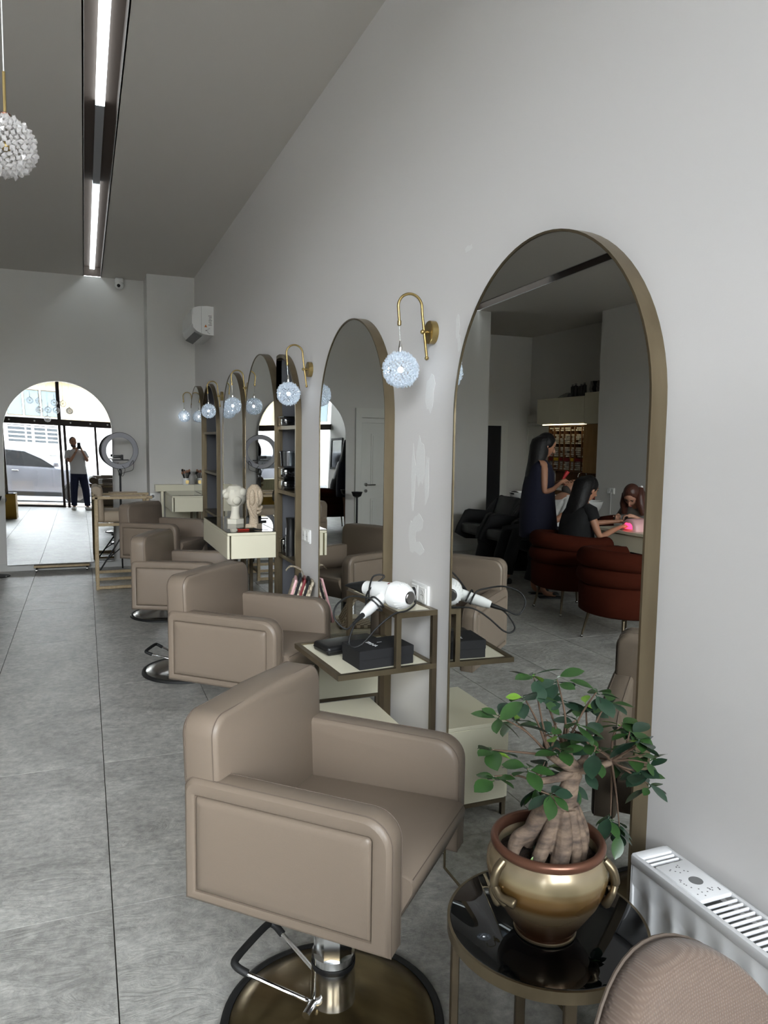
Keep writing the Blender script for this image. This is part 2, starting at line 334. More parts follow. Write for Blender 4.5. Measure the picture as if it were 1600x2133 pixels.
    def obj(s, name, m, parent=None, loc=None, rot=None, smooth=True, angle=35):
        me = bpy.data.meshes.new(name); me.from_pydata(s.v, [], s.f); me.validate()
        bm = bmesh.new(); bm.from_mesh(me); bmesh.ops.recalc_face_normals(bm, faces=bm.faces[:]); bm.to_mesh(me); bm.free()
        me.materials.append(m)
        if smooth: me.shade_smooth(); me.set_sharp_from_angle(angle=math.radians(angle))
        o = bpy.data.objects.new(name, me); C.objects.link(o)
        if parent: o.parent = parent
        if loc: o.location = loc
        if rot: o.rotation_euler = rot
        return o
def tag(o, label, cat, group=None):
    o['label'] = label; o['category'] = cat
    if group: o['group'] = group
    return o
def thing(name, label, cat, loc=(0, 0, 0), rz=0, group=None):
    o = bpy.data.objects.new(name, None); C.objects.link(o); o.location = loc; o.rotation_euler = (0, 0, rz); o.empty_display_size = 0.1
    return tag(o, label, cat, group)
def struct(o): o['kind'] = 'structure'; return o
def dup(root, loc, rz=0, label=None):
    def cp(o, par):
        c = o.copy(); C.objects.link(c)
        if par: c.parent = par
        for ch in list(o.children): cp(ch, c)
        return c
    r = cp(root, None); r.location = loc; r.rotation_euler = (0, 0, rz)
    if label: r['label'] = label
    return r
def arc(cx, cy, r, a0, a1, n): return [(cx + r * math.cos(a0 + (a1 - a0) * i / n), cy + r * math.sin(a0 + (a1 - a0) * i / n)) for i in range(n + 1)]
def curve_pts(pts, n=8):
    """Catmull-Rom through pts"""
    P = [Vector(p) for p in pts]; out = []
    for i in range(len(P) - 1):
        a = P[max(i - 1, 0)]; b = P[i]; c = P[i + 1]; d = P[min(i + 2, len(P) - 1)]
        for k in range(n):
            t = k / n; out.append(0.5 * ((2 * b) + (c - a) * t + (2 * a - 5 * b + 4 * c - d) * t * t + (3 * b - a - 3 * c + d) * t ** 3))
    out.append(P[-1]); return out
def text(name, body, size, m, parent, loc, rot, ext=0.0004):
    cu_ = bpy.data.curves.new(name, 'FONT'); cu_.body = body; cu_.size = size; cu_.extrude = ext; cu_.align_x = 'CENTER'; cu_.align_y = 'CENTER'; cu_.materials.append(m)
    q = bpy.data.objects.new(name, cu_); C.objects.link(q); bpy.context.view_layer.update(); me = bpy.data.meshes.new_from_object(q.evaluated_get(bpy.context.evaluated_depsgraph_get())); bpy.data.objects.remove(q)
    o = bpy.data.objects.new(name, me); C.objects.link(o); o.parent = parent; o.location = loc; o.rotation_euler = rot; return o

# ------------------------------------------------------------------ room
WX = 1.232; CZ = 3.42; FY = 9.55; FRONT = -1.15; LX = -4.4
def wallbox(name, x0, x1, y0, y1, z0=0.0, z1=CZ, m='wall_far'):
    g = G(); g.box((x0 + x1) / 2, (y0 + y1) / 2, (z0 + z1) / 2, x1 - x0, y1 - y0, z1 - z0); return struct(g.obj(name, M[m], smooth=False))
# floor: grout bed with tiles set on a 0.6 x 1.2 m grid
fl = G(); fl.box(-1.85, 5.0, -0.06, 6.5, 13.4, 0.1); floor = struct(fl.obj('floor', M['grout'], smooth=False))
tg = G(); tg.box(0, 0, -0.0055, 0.5962, 1.1962, 0.011); first = None; tmesh = None
i0 = 0
for i in range(-9, 3):
    for j in range(-4, 9):
        x0 = 0.0545 + i * 0.6; y0 = 2.502 + j * 1.2; x1 = x0 + 0.6; y1 = y0 + 1.2
        cx0, cx1 = max(x0, -4.98), min(x1, WX - 0.002); cy0, cy1 = max(y0, FRONT - 0.02), min(y1, 11.48)
        if cx1 - cx0 < 0.02 or cy1 - cy0 < 0.02: continue
        if x1 < LX - 0.3 and y1 < 8.7: continue
        if y0 > FY + 0.05 and x0 > -3.05: continue
        if cx1 - cx0 > 0.599 and cy1 - cy0 > 1.199:
            if tmesh is None: o = tg.obj('tile', M['tile'], floor, smooth=False); tmesh = o.data
            else: o = bpy.data.objects.new('tile', tmesh); C.objects.link(o); o.parent = floor
            o.location = ((x0 + x1) / 2, (y0 + y1) / 2, 0)
        else:
            q = G(); q.box(0, 0, -0.0055, cx1 - cx0 - 0.0038, cy1 - cy0 - 0.0038, 0.011); q.obj('tile', M['tile'], floor, ((cx0 + cx1) / 2, (cy0 + cy1) / 2, 0), smooth=False)
def arch(y0, y1, zt, z0=0.0, n=40, ins=0.0):
    """closed outline (y,z) of a round-headed panel, from the far foot over the top to the near foot"""
    y0 += ins; y1 -= ins; r = (y1 - y0) / 2; zc = zt - ins - r
    return [(y1, z0 + ins), ] + arc((y0 + y1) / 2, zc, r, 0, PI, n) + [(y0, z0 + ins)]
NICHES = ((4.44, 5.30, 2.11, 4.93), (7.38, 8.42, 2.12, 8.27))
g = G(); ol = [(9.8, 0.0), (9.8, CZ), (FRONT - 0.1, CZ), (FRONT - 0.1, 0.0)]
for y0, y1, zt, c in NICHES: ol += arch(y0, y1, zt)[::-1]
g.prism(ol, WX, WX + 0.2); struct(g.obj('wall_right', M['wall'], smooth=False))
g = G(); g.box(WX + 0.23, 4.3, CZ / 2, 0.06, 11.2, CZ); struct(g.obj('wall_right_core', M['dark'], smooth=False))
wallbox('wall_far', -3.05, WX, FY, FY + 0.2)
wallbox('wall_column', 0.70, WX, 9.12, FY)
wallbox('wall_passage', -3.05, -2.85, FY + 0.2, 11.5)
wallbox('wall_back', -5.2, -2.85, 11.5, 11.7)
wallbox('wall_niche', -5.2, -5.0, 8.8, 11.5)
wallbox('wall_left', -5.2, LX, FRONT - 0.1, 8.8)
# ceiling with two recessed light slots cut out
def ceil_piece(pts, z=CZ):
    g = G(); g.prism(pts, z, z + 0.12, 'Z'); return g
SX0, SX1 = 0.038, 0.222
cg = G()
cg.box((SX1 + WX) / 2, 4.2, CZ + 0.1, WX - SX1, 11.0, 0.2)
# left part, with a slanting slot polygon
A0, A1, B0, B1 = (-2.86, 9.55), (-2.62, 9.55), (-2.52, 5.2), (-2.34, 5.2)
zt, zb = CZ + 0.2, CZ
def quad(a, b, c, d):
    n = 4; vs = [(p[0], p[1], zb) for p in (a, b, c, d)] + [(p[0], p[1], zt) for p in (a, b, c, d)]
    cg.add(vs, [(0, 1, 2, 3), (7, 6, 5, 4), (0, 4, 5, 1), (1, 5, 6, 2), (2, 6, 7, 3), (3, 7, 4, 0)])
quad((A1[0], FY), (SX0, FY), (SX0, 5.2), B1); quad((-5.2, FY), A0, B0, (-5.2, 5.2)); quad((-5.2, 5.2), (SX0, 5.2), (SX0, -1.25), (-5.2, -1.25)); quad((-5.2, 11.7), (-2.85, 11.7), (-2.85, FY), (-5.2, FY))
ceiling = struct(cg.obj('ceiling', M['ceil'], smooth=False))
def slot(name, p0, p1, w0, lit, dark):
    """recessed linear slot: brown channel with a diffuser strip, p0..p1 centre line"""
    p0 = Vector(p0); p1 = Vector(p1); d = (p1 - p0); L = d.length; a = math.atan2(d.y, d.x)
    t = thing(name[0], name[1], 'light', (p0.x, p0.y, 0), a)
    g = G(); g.box(L / 2, 0, CZ + 0.112, L, w0, 0.01); g.box(L / 2, w0 / 2 + 0.004, CZ + 0.06, L, 0.008, 0.12); g.box(L / 2, -w0 / 2 - 0.004, CZ + 0.06, L, 0.008, 0.12); g.box(L - 0.004, 0, CZ + 0.055, 0.008, w0, 0.104); g.box(0.004, 0, CZ + 0.055, 0.008, w0, 0.104); g.obj('channel', M['slot'], t, smooth=False)
    g = G(); g.box(L / 2, w0 / 2 - 0.001, CZ + 0.0005, L, 0.003, 0.003); g.box(L / 2, -w0 / 2 + 0.001, CZ + 0.0005, L, 0.003, 0.003); g.obj('trim_edge', M['whitem'], t, smooth=False)
    for s0, s1 in lit: g = G(); g.box((s0 + s1) / 2, 0, CZ + 0.092, s1 - s0, 0.052, 0.028); g.obj('lit_diffuser', M['ledstrip'], t, smooth=False)['label'] = 'glowing white diffuser strip'
    for s0, s1 in dark: g = G(); g.box((s0 + s1) / 2, 0, CZ + 0.094, s1 - s0, 0.051, 0.026); g.obj('unlit_diffuser', M['ledoff'], t, smooth=False)['label'] = 'grey unlit strip between lit ones'
    return t
slot(('light_slot', 'long brown recessed ceiling slot with cold white strip running toward the arched floor mirror'), (0.13, -1.15), (0.13, 9.556), 0.184,
     [(0.3, 2.2), (2.4, 6.06), (7.54, 10.68)], [(6.06, 7.54)])
slot(('light_slot', 'recessed ceiling slot over the nail table, seen in the nearest wall mirror'), (-2.43, 5.2), (-2.74, 9.556), 0.19, [(2.4, 4.3)], [(0.1, 2.4)])
# baseboards
def bb(name, x0, x1, y0, y1): g = G(); g.box((x0 + x1) / 2, (y0 + y1) / 2, 0.045, x1 - x0, y1 - y0, 0.09); struct(g.obj(name, M['base'], smooth=False))
bb('baseboard_far', -3.05, 0.70, FY - 0.014, FY); bb('baseboard_left', LX, LX + 0.014, -1.1, 8.8); bb('baseboard_column', 0.70, WX, 9.106, 9.12); bb('baseboard_back', -3.55, -3.05, 11.486, 11.5)

# shop front
def bar(g, x0, x1, y0, y1, z0, z1): g.box((x0 + x1) / 2, (y0 + y1) / 2, (z0 + z1) / 2, x1 - x0, y1 - y0, z1 - z0)
sf = thing('window_1', 'dark framed glass shop front with fanlights and a central door', 'window'); del sf['category']; sf['kind'] = 'structure'; del sf['label']
g = G(); bar(g, LX, WX, FRONT - 0.06, FRONT + 0.06, 2.0, 2.15); g.obj('header_beam', M['framebr'], sf, smooth=False)
for x0, x1, z0, z1 in ((-0.44, -0.36, 2.15, CZ), (-0.44, -0.38, 0, 2.0), (-0.33, -0.27, 0, 2.0), (0.38, 0.43, 0, 2.0), (-1.70, -1.64, 0, 2.0), (-3.0, -2.94, 0, CZ), (-1.70, -1.64, 2.15, 2.15), (-4.4, -4.33, 0, CZ), (1.16, WX, 0, CZ)):
    if z1 > z0: g = G(); bar(g, x0, x1, FRONT - 0.04, FRONT + 0.04, z0, z1); g.obj('mullion', M['framebr'], sf, smooth=False)
g = G(); bar(g, LX, WX, FRONT - 0.04, FRONT + 0.04, CZ - 0.06, CZ); g.obj('top_rail', M['framebr'], sf, smooth=False)
g = G(); bar(g, LX, -0.44, FRONT - 0.03, FRONT + 0.03, 0, 0.05); bar(g, 0.43, WX, FRONT - 0.03, FRONT + 0.03, 0, 0.05); g.obj('bottom_rail', M['framebr'], sf, smooth=False)
for x0, x1, z0, z1 in ((-4.33, -3.0, 0.05, 2.0), (-2.94, -1.70, 0.05, 2.0), (-1.64, -0.44, 0.05, 2.0), (-0.27, 0.38, 0.02, 2.0), (0.43, 1.16, 0.05, 2.0), (-4.33, -3.0, 2.15, CZ - .06), (-2.94, -0.44, 2.15, CZ - .06), (-0.36, 1.16, 2.15, CZ - .06)):
    g = G(); bar(g, x0, x1, FRONT - 0.004, FRONT + 0.004, z0, z1); g.obj('pane', M['pane'], sf, smooth=False)
for x in (-1.5, -0.95, -0.15, 0.3, 0.7, 1.0):
    g = G(); g.lathe([(0.012, 0), (0.02, 0.004), (0.02, 0.01), (0.008, 0.014)], 10, (x, FRONT + 0.06, 2.08), 'Y'); g.obj('fixing_bolt', M['whitem'], sf)

# ------------------------------------------------------------------ wall mirrors
def wall_mirror(label, y0, y1, zt, front, z0=0.0, rot=0.0):
    yc = (y0 + y1) / 2; t = thing('arched_mirror', label, 'mirror', (0, yc, 0), rot, 'tall arched bronze framed mirrors on the right wall'); t.location.x = front
    w = y1 - y0; dep = WX - front; ou = arch(-w / 2, w / 2, zt, z0); inn = arch(-w / 2, w / 2, zt, z0, ins=0.007); n = len(ou)
    vs = [(0, a, b) for a, b in ou] + [(0, a, b) for a, b in inn] + [(dep, a, b) for a, b in ou] + [(dep, a, b) for a, b in inn]; fs = []
    for i in range(n):
        j = (i + 1) % n; fs += [(i, j, n + j, n + i), (2 * n + i, 3 * n + i, 3 * n + j, 2 * n + j), (i, 2 * n + i, 2 * n + j, j), (n + i, n + j, 3 * n + j, 3 * n + i)]
    g = G(); g.add(vs, fs); g.obj('frame', M['bronze'], t, angle=30)
    g = G(); g.prism(arch(-w / 2, w / 2, zt, z0, ins=0.0075), 0.003, 0.009); g.obj('mirror_glass', M['mirror'], t, smooth=False)
    return t
wall_mirror('nearest and largest arched bronze framed mirror, behind the potted ficus', 1.354, 2.331, 2.134, 1.187)
wall_mirror('arched bronze mirror with white hairdryer stand at its foot, second from the radiator', 2.966, 3.927, 2.131, 1.187)
wall_mirror('arched bronze mirror behind the white sculpted heads, joined to a shelf niche', 4.917, 5.912, 2.166, 1.178)
wall_mirror('arched bronze mirror between the sculpture desk and the farther shelf niche', 6.05, 7.0, 2.123, 1.187)
wall_mirror('farthest arched bronze mirror, above the cream desk at the far column', 8.257, 9.19, 2.15, 1.178)

def shelf_niche(label, y0, y1, zt, clip, zs):
    """arched open shelf unit let into the wall; the mirror covers everything beyond clip"""
    t = thing('arched_shelf', label, 'shelf', (1.195, y0, 0), 0, 'arched bronze shelf niches'); w = y1 - y0; c = clip - y0 + 0.01
    def cl(pts): return [(min(a, c), b) for a, b in pts]
    def shell(o_, i_, x0, x1):
        n = len(o_); vs = [(x0, a, b) for a, b in o_] + [(x0, a, b) for a, b in i_] + [(x1, a, b) for a, b in o_] + [(x1, a, b) for a, b in i_]; fs = []
        for i in range(n):
            j = (i + 1) % n; fs += [(i, j, n + j, n + i), (2 * n + i, 3 * n + i, 3 * n + j, 2 * n + j), (i, 2 * n + i, 2 * n + j, j), (n + i, n + j, 3 * n + j, 3 * n + i)]
        g = G(); g.add(vs, fs); return g
    shell(cl(arch(0, w, zt)), cl(arch(0, w, zt, ins=0.022)), 0, 0.036).obj('frame', M['bronze'], t, angle=30)
    shell(cl(arch(0.0005, w - .0005, zt - .0005)), cl(arch(0, w, zt, ins=0.012)), 0.0365, 0.19).obj('lining', M['dark'], t, angle=30)
    g = G(); g.prism(cl(arch(0, w, zt, ins=0.002)), 0.19, 0.20); g.obj('back_panel', M['dark'], t, smooth=False)
    g = G(); g.box(0.113, c - 0.005, zt / 2 - 0.008, 0.154, 0.010, zt - 0.02); g.obj('jamb_panel', M['dark'], t, smooth=False)
    g = G(); g.box(0.012, c - 0.014, 0.8, 0.024, 0.026, 1.6); g.obj('post', M['bronze'], t, smooth=False)
    for z in zs: g = G(); g.box(0.097, c / 2 + 0.006, z - 0.012, 0.18, c - 0.026, 0.024); g.obj('shelf_board', M['bronze'], t, smooth=False)
    return t
ZS = (1.645, 1.226, 0.80, 0.375)
shelf_niche('arched shelf niche holding black bottle and clear tubs, beside second sconce', *NICHES[0], ZS)
shelf_niche('empty arched shelf niche next to the farthest wall mirror', *NICHES[1], (1.628, 1.22, 0.80, 0.375))

# ------------------------------------------------------------------ leaning arched floor mirror on the far wall
t = thing('floor_mirror', 'big frameless arched mirror leaning on far wall, reflecting street and silver car', 'mirror', (-0.27, 9.44, 0.085))
zt, hw = 2.105, 0.575; rows = 44; cols = 16; vs = []; fs = []
for i in range(rows + 1):
    z = zt * (1 - (1 - i / rows) ** 1.0)
    zc = zt - hw; wv = hw if z <= zc else math.sqrt(max(0, hw * hw - (z - zc) ** 2))
    for j in range(cols + 1):
        x = -wv + 2 * wv * j / cols; vs.append((x, 0.0075 * z + 0.0042 * x + 0.0040 * x * (z + 0.085 - 1.0), z))
for i in range(rows):
    for j in range(cols): a = i * (cols + 1) + j; fs.append((a, a + 1, a + cols + 2, a + cols + 1))
# denser rows at the crown
g = G(); g.add(vs, fs); o = g.obj('mirror_face', M['mirror2'], t, angle=60)
back = [(x, z) for x, z in ([(hw + .004, 0)] + arc(0, zt - hw, hw + .004, 0, PI, 48) + [(-hw - .004, 0)])]
g = G(); g.prism(back, 0.030, 0.036, 'Y'); g.obj('mirror_back', M['steel'], t, smooth=False)
d = thing('wheeled_dolly', 'low pale wooden dolly on castors under the floor mirror', 'dolly', (-0.27, 9.40, 0))
g = G(); g.rbox(0, 0.02, 0.062, 0.6, 0.10, 0.022, 0.004, 2); g.obj('board', M['woodlight'], d)
g = G(); g.rbox(0, 0.03, 0.048, 0.56, 0.06, 0.008, 0.002, 1); g.obj('underframe', M['blackm'], d)
for x in (-0.27, 0.27):
    for y in (-0.02, 0.05):
        g = G(); g.lathe([(0.006, -0.009), (0.02, -0.009), (0.02, 0.009), (0.006, 0.009)], 14, (x, y, 0.021), 'X'); g.obj('castor_wheel', M['steel'], d)

# ------------------------------------------------------------------ air conditioner, camera
t = thing('air_conditioner', 'white wall mounted air conditioner high on the right wall', 'air conditioner', (WX, 7.74, 0))
pr = [(0, 2.592), (0, 2.872), (-0.06, 2.876), (-0.15, 2.868), (-0.200, 2.850), (-0.206, 2.72), (-0.200, 2.66), (-0.165, 2.625), (-0.11, 2.602), (-0.05, 2.592)]
g = G(); g.prism(pr, 0, 0.80, 'Y'); g.obj('body', M['white'], t, angle=40)
g = G(); g.box(-0.207, 0.4, 2.77, 0.006, 0.77, 0.15); g.obj('front_panel', M['white'], t, smooth=False)
g = G(); g.rbox(-0.145, 0.4, 2.604, 0.085, 0.7, 0.008, 0.003, 2, rot=(0, 0.42, 0)); g.obj('air_flap', M['greyink'], t)
g = G(); g.box(-0.12, -0.0012, 2.735, 0.0012, 0.002, 0.26); g.obj('seam', M['greyink'], t, smooth=False)
g = G(); g.prism([(-0.092, 2.668), (-0.064, 2.668), (-0.078, 2.694)], -0.0018, -0.0002, 'Y'); g.obj('warning_triangle', M['orange'], t, smooth=False)
for k in range(7): g = G(); g.box(-0.035 + 0.004 * (k % 2), -0.001, 2.78 - 0.015 * k, 0.034 - 0.006 * (k % 3), 0.0016, 0.005); g.obj('print_line', M['greyink'], t, smooth=False)
g = G(); g.tube([(-0.035 + 0.026 * math.cos(a), -0.001, 2.632 + 0.026 * math.sin(a)) for a in [PI * 0.5 + PI * k / 10 for k in range(11)]], 0.0015, 6); g.obj('pipe_knockout', M['greyink'], t)
g = G(); g.lathe([(0.006, -0.002), (0.006, 0)], 12, (-0.073, 0, 2.636), 'Y'); g.obj('screw', M['greyink'], t)
t = thing('security_camera', 'small white dome security camera under the ceiling above the mirror', 'camera', (0.42, 9.42, 0))
g = G(); g.rbox(0, 0.06, CZ - 0.035, 0.09, 0.1, 0.05, 0.012, 2); g.obj('mount', M['white'], t)
g = G(); g.ball((0, 0.02, CZ - 0.095), 0.048, 20, 12); g.obj('housing', M['white'], t)
g = G(); g.ball((-0.008, -0.018, CZ - 0.105), 0.020, 14, 8); g.obj('lens', M['black'], t)

# ------------------------------------------------------------------ sconces and pendants
def crystal_ball(name, parent, r, m, loc, n=340, seed=1):
    rnd = random.Random(seed); g = G()
    for i in range(n):
        z = 1 - 2 * (i + 0.5) / n; a = i * 2.39996; q = math.sqrt(1 - z * z)
        rad = r * (0.90 + 0.10 * rnd.random()); c = Vector((q * math.cos(a), q * math.sin(a), z)) * rad; s = r * rnd.uniform(0.10, 0.15)
        e = Euler((rnd.random() * 6, rnd.random() * 6, rnd.random() * 6)).to_matrix()
        vs = [c + e @ (Vector(v) * s) for v in ((1, 0, 0), (-1, 0, 0), (0, .8, 0), (0, -.8, 0), (0, 0, .7), (0, 0, -.7))]
        g.add(vs, [(0, 2, 4), (2, 1, 4), (1, 3, 4), (3, 0, 4), (2, 0, 5), (1, 2, 5), (3, 1, 5), (0, 3, 5)])
    o = g.obj(name, m, parent, loc, smooth=False); o['kind'] = 'stuff'; return o
def sconce():
    t = thing('wall_sconce', 'brass gooseneck wall sconce with glowing crystal ball beside the nearest mirror', 'sconce', (WX, 2.594, 0), 0, 'lit crystal ball sconces')
    g = G(); g.lathe([(0.0, 0), (0.043, 0), (0.043, -0.022), (0.041, -0.024), (0, -0.024)], 36, (0, 0, 1.962), 'X', False); g.obj('wall_plate', M['brass'], t)
    g = G(); g.tube([(-0.02, 0, 1.962), (-0.05, 0, 1.962)], 0.006, 12); g.ball((-0.047, 0, 1.962), 0.009); g.lathe([(0.011, -0.03), (0.011, -0.034), (0.008, -0.034)], 16, (0, 0, 1.962), 'X'); g.obj('stub', M['brass'], t)
    # tube slightly tilted as hung
    pts = [(-0.028, 0, 1.868), (-0.050, 0, 2.03)]; r = 0.047; cx = -0.098; cz = 2.05
    for k in range(1, 17): a = k * PI / 16; pts.append((cx + r * math.cos(a) - 0.002 * k / 16, 0, cz + r * math.sin(a)))
    pts.append((-0.1420, 0, 1.995)); g = G(); g.tube(pts, 0.0052, 12); g.obj('gooseneck_tube', M['brass'], t)
    g = G(); g.ball((-0.028, 0, 1.866), 0.008); g.obj('end_ball', M['brass'], t)
    g = G(); g.lathe([(0.0055, 0), (0.0075, -0.002), (0.0075, -0.018), (0.004, -0.02)], 14, (-0.1420, 0, 1.998)); g.obj('collar', M['brass'], t)
    g = G(); g.tube([(-0.1420, 0, 1.98), (-0.1365, 0, 1.895)], 0.0018, 8); g.obj('stem_wire', M['chrome'], t)
    g = G(); g.lathe([(0.003, 0.03), (0.007, 0.006), (0.0075, 0.002), (0.0075, -0.012)], 14, (-0.1365, 0, 1.895)); g.obj('lamp_cap', M['chrome'], t)
    crystal_ball('crystal_shade', t, 0.0665, M['crystal'], (-0.1345, 0, 1.818))
    g = G(); g.ball((-0.1345, 0, 1.818), 0.011, 10, 6); g.obj('bulb', M['bulb'], t)
    return t
sc0 = sconce()
dup(sc0, (WX, 4.24, 0), 0, 'brass gooseneck wall sconce with crystal ball in front of the stocked shelf niche')
dup(sc0, (WX, 5.98, 0), 0, 'crystal ball sconce between the two mirrors behind the sculpted heads')
dup(sc0, (WX, 7.22, 0), 0, 'crystal ball sconce in front of the empty shelf niche')
dup(sc0, (WX, 9.07, 0), -0.03, 'farthest crystal ball sconce, in the corner by the column')
def pendant(x, y, z, label, seed):
    t = thing('pendant_lamp', label, 'pendant lamp', (x, y, 0), 0, 'unlit crystal ball pendants near the entrance')
    crystal_ball('crystal_shade', t, 0.0665, M['crystal2'], (0, 0, z), 340 if seed == 1 else 120, seed)
    g = G(); g.ball((0, 0, z), 0.012, 10, 6); g.obj('core', M['brass'], t)
    g = G(); g.lathe([(0.004, 0.006), (0.012, 0.002), (0.012, -0.006)], 12, (0, 0, z + 0.07)); g.obj('lamp_cap', M['rim'], t)
    g = G(); g.tube([(0, 0, z + 0.07), (0, 0, z + 0.165)], 0.0035, 8); g.obj('stem', M['brass'], t)
    g = G(); g.tube([(0, 0, z + 0.165), (0, 0, CZ)], 0.0014, 6); g.obj('cord', M['whitem'], t)
P0 = pendant(-0.153, 2.0, 2.218, 'crystal ball pendant hanging at the left edge near the long ceiling slot', 1)
for k, (x, y, z) in enumerate(((-0.886, 2.0, 2.387), (-0.719, 2.05, 2.383), (-0.434, 1.95, 2.374), (-0.27, 2.1, 2.352), (-0.735, 1.85, 2.21), (-0.70, 2.2, 2.19), (-0.559, 2.0, 2.216), (-0.40, 2.15, 2.21), (-0.58, 1.9, 2.035))):
    pendant(x, y, z, 'pendant ball, ' + ('leftmost of the top row', 'second from left in the top row', 'third from left in the top row', 'rightmost of the top row', 'front left of the second row', 'rear left of the second row', 'middle of the second row', 'right of the second row', 'lowest of all')[k] + ', in the cluster by the shop front', k + 2)

# ------------------------------------------------------------------ double sockets
def double_socket(label, x, y, z, rz=0, cat='socket'):
    t = thing('wall_socket', label, cat, (x, y, z), rz, None)
    g = G(); g.rbox(-0.006, 0, 0, 0.012, 0.157, 0.083, 0.003, 2); g.obj('plate', M['white'], t)
    for s in (-0.036, 0.036):
        g = G(); g.rbox(-0.0135, s, 0, 0.004, 0.058, 0.06, 0.0015, 1); g.obj('insert', M['white'], t)
        g = G(); g.lathe([(0.0, -0.0158), (0.0185, -0.0158), (0.0205, -0.0165), (0.021, -0.0155)], 24, (0, s, 0), 'X', False); g.obj('round_well', M['whitem'], t)
        for q in (-0.007, 0.007): g = G(); g.lathe([(0.0022, -0.0168), (0.0022, -0.0150)], 8, (0, s + q, 0), 'X'); g.obj('pin_hole', M['blackm'], t)
    return t
double_socket('white double socket with a black plug in it, above the hairdryer stand', WX, 2.66, 0.955)
double_socket('white double socket below the second sconce', WX, 4.30, 0.985)
double_socket('small double socket between the two farther mirrors', WX, 7.15, 0.99)
double_socket('white socket with a charger cable, above the nail table', LX, 8.45, 0.92, PI)
t = thing('wall_socket', 'small single socket on the column by the cream ledge', 'socket', (0.733, 9.12, 0.88))
g = G(); g.rbox(0, -0.005, 0, 0.06, 0.01, 0.07, 0.003, 2); g.obj('plate', M['white'], t); g = G(); g.lathe([(0.018, -0.011), (0.018, -0.009)], 16, (0, 0, 0), 'Y'); g.obj('round_well', M['greyink'], t)

# filler patches on the wall
rp = random.Random(3)
for k, (y, z, sy, sz) in enumerate(((2.70, 1.47, 0.045, 0.10), (2.76, 1.41, 0.02, 0.12), (2.63, 1.40, 0.02, 0.10), (2.71, 1.23, 0.05, 0.035), (2.76, 1.17, 0.04, 0.08), (2.70, 1.13, 0.05, 0.03), (2.40, 1.96, 0.014, 0.05), (2.62, 1.74, 0.045, 0.07), (2.33, 2.21, 0.03, 0.012), (2.385, 1.90, 0.012, 0.03))):
    pts = [(y + sy * (0.7 + 0.5 * rp.random()) * math.cos(a), z + sz * (0.7 + 0.5 * rp.random()) * math.sin(a)) for a in [2 * PI * q / 14 for q in range(14)]]
    g = G(); g.prism(pts, WX - 0.0003 - 0.00004 * k, WX + 0.001); o = g.obj('filler_patch', M['patch'], bpy.data.objects['wall_right'], smooth=False)

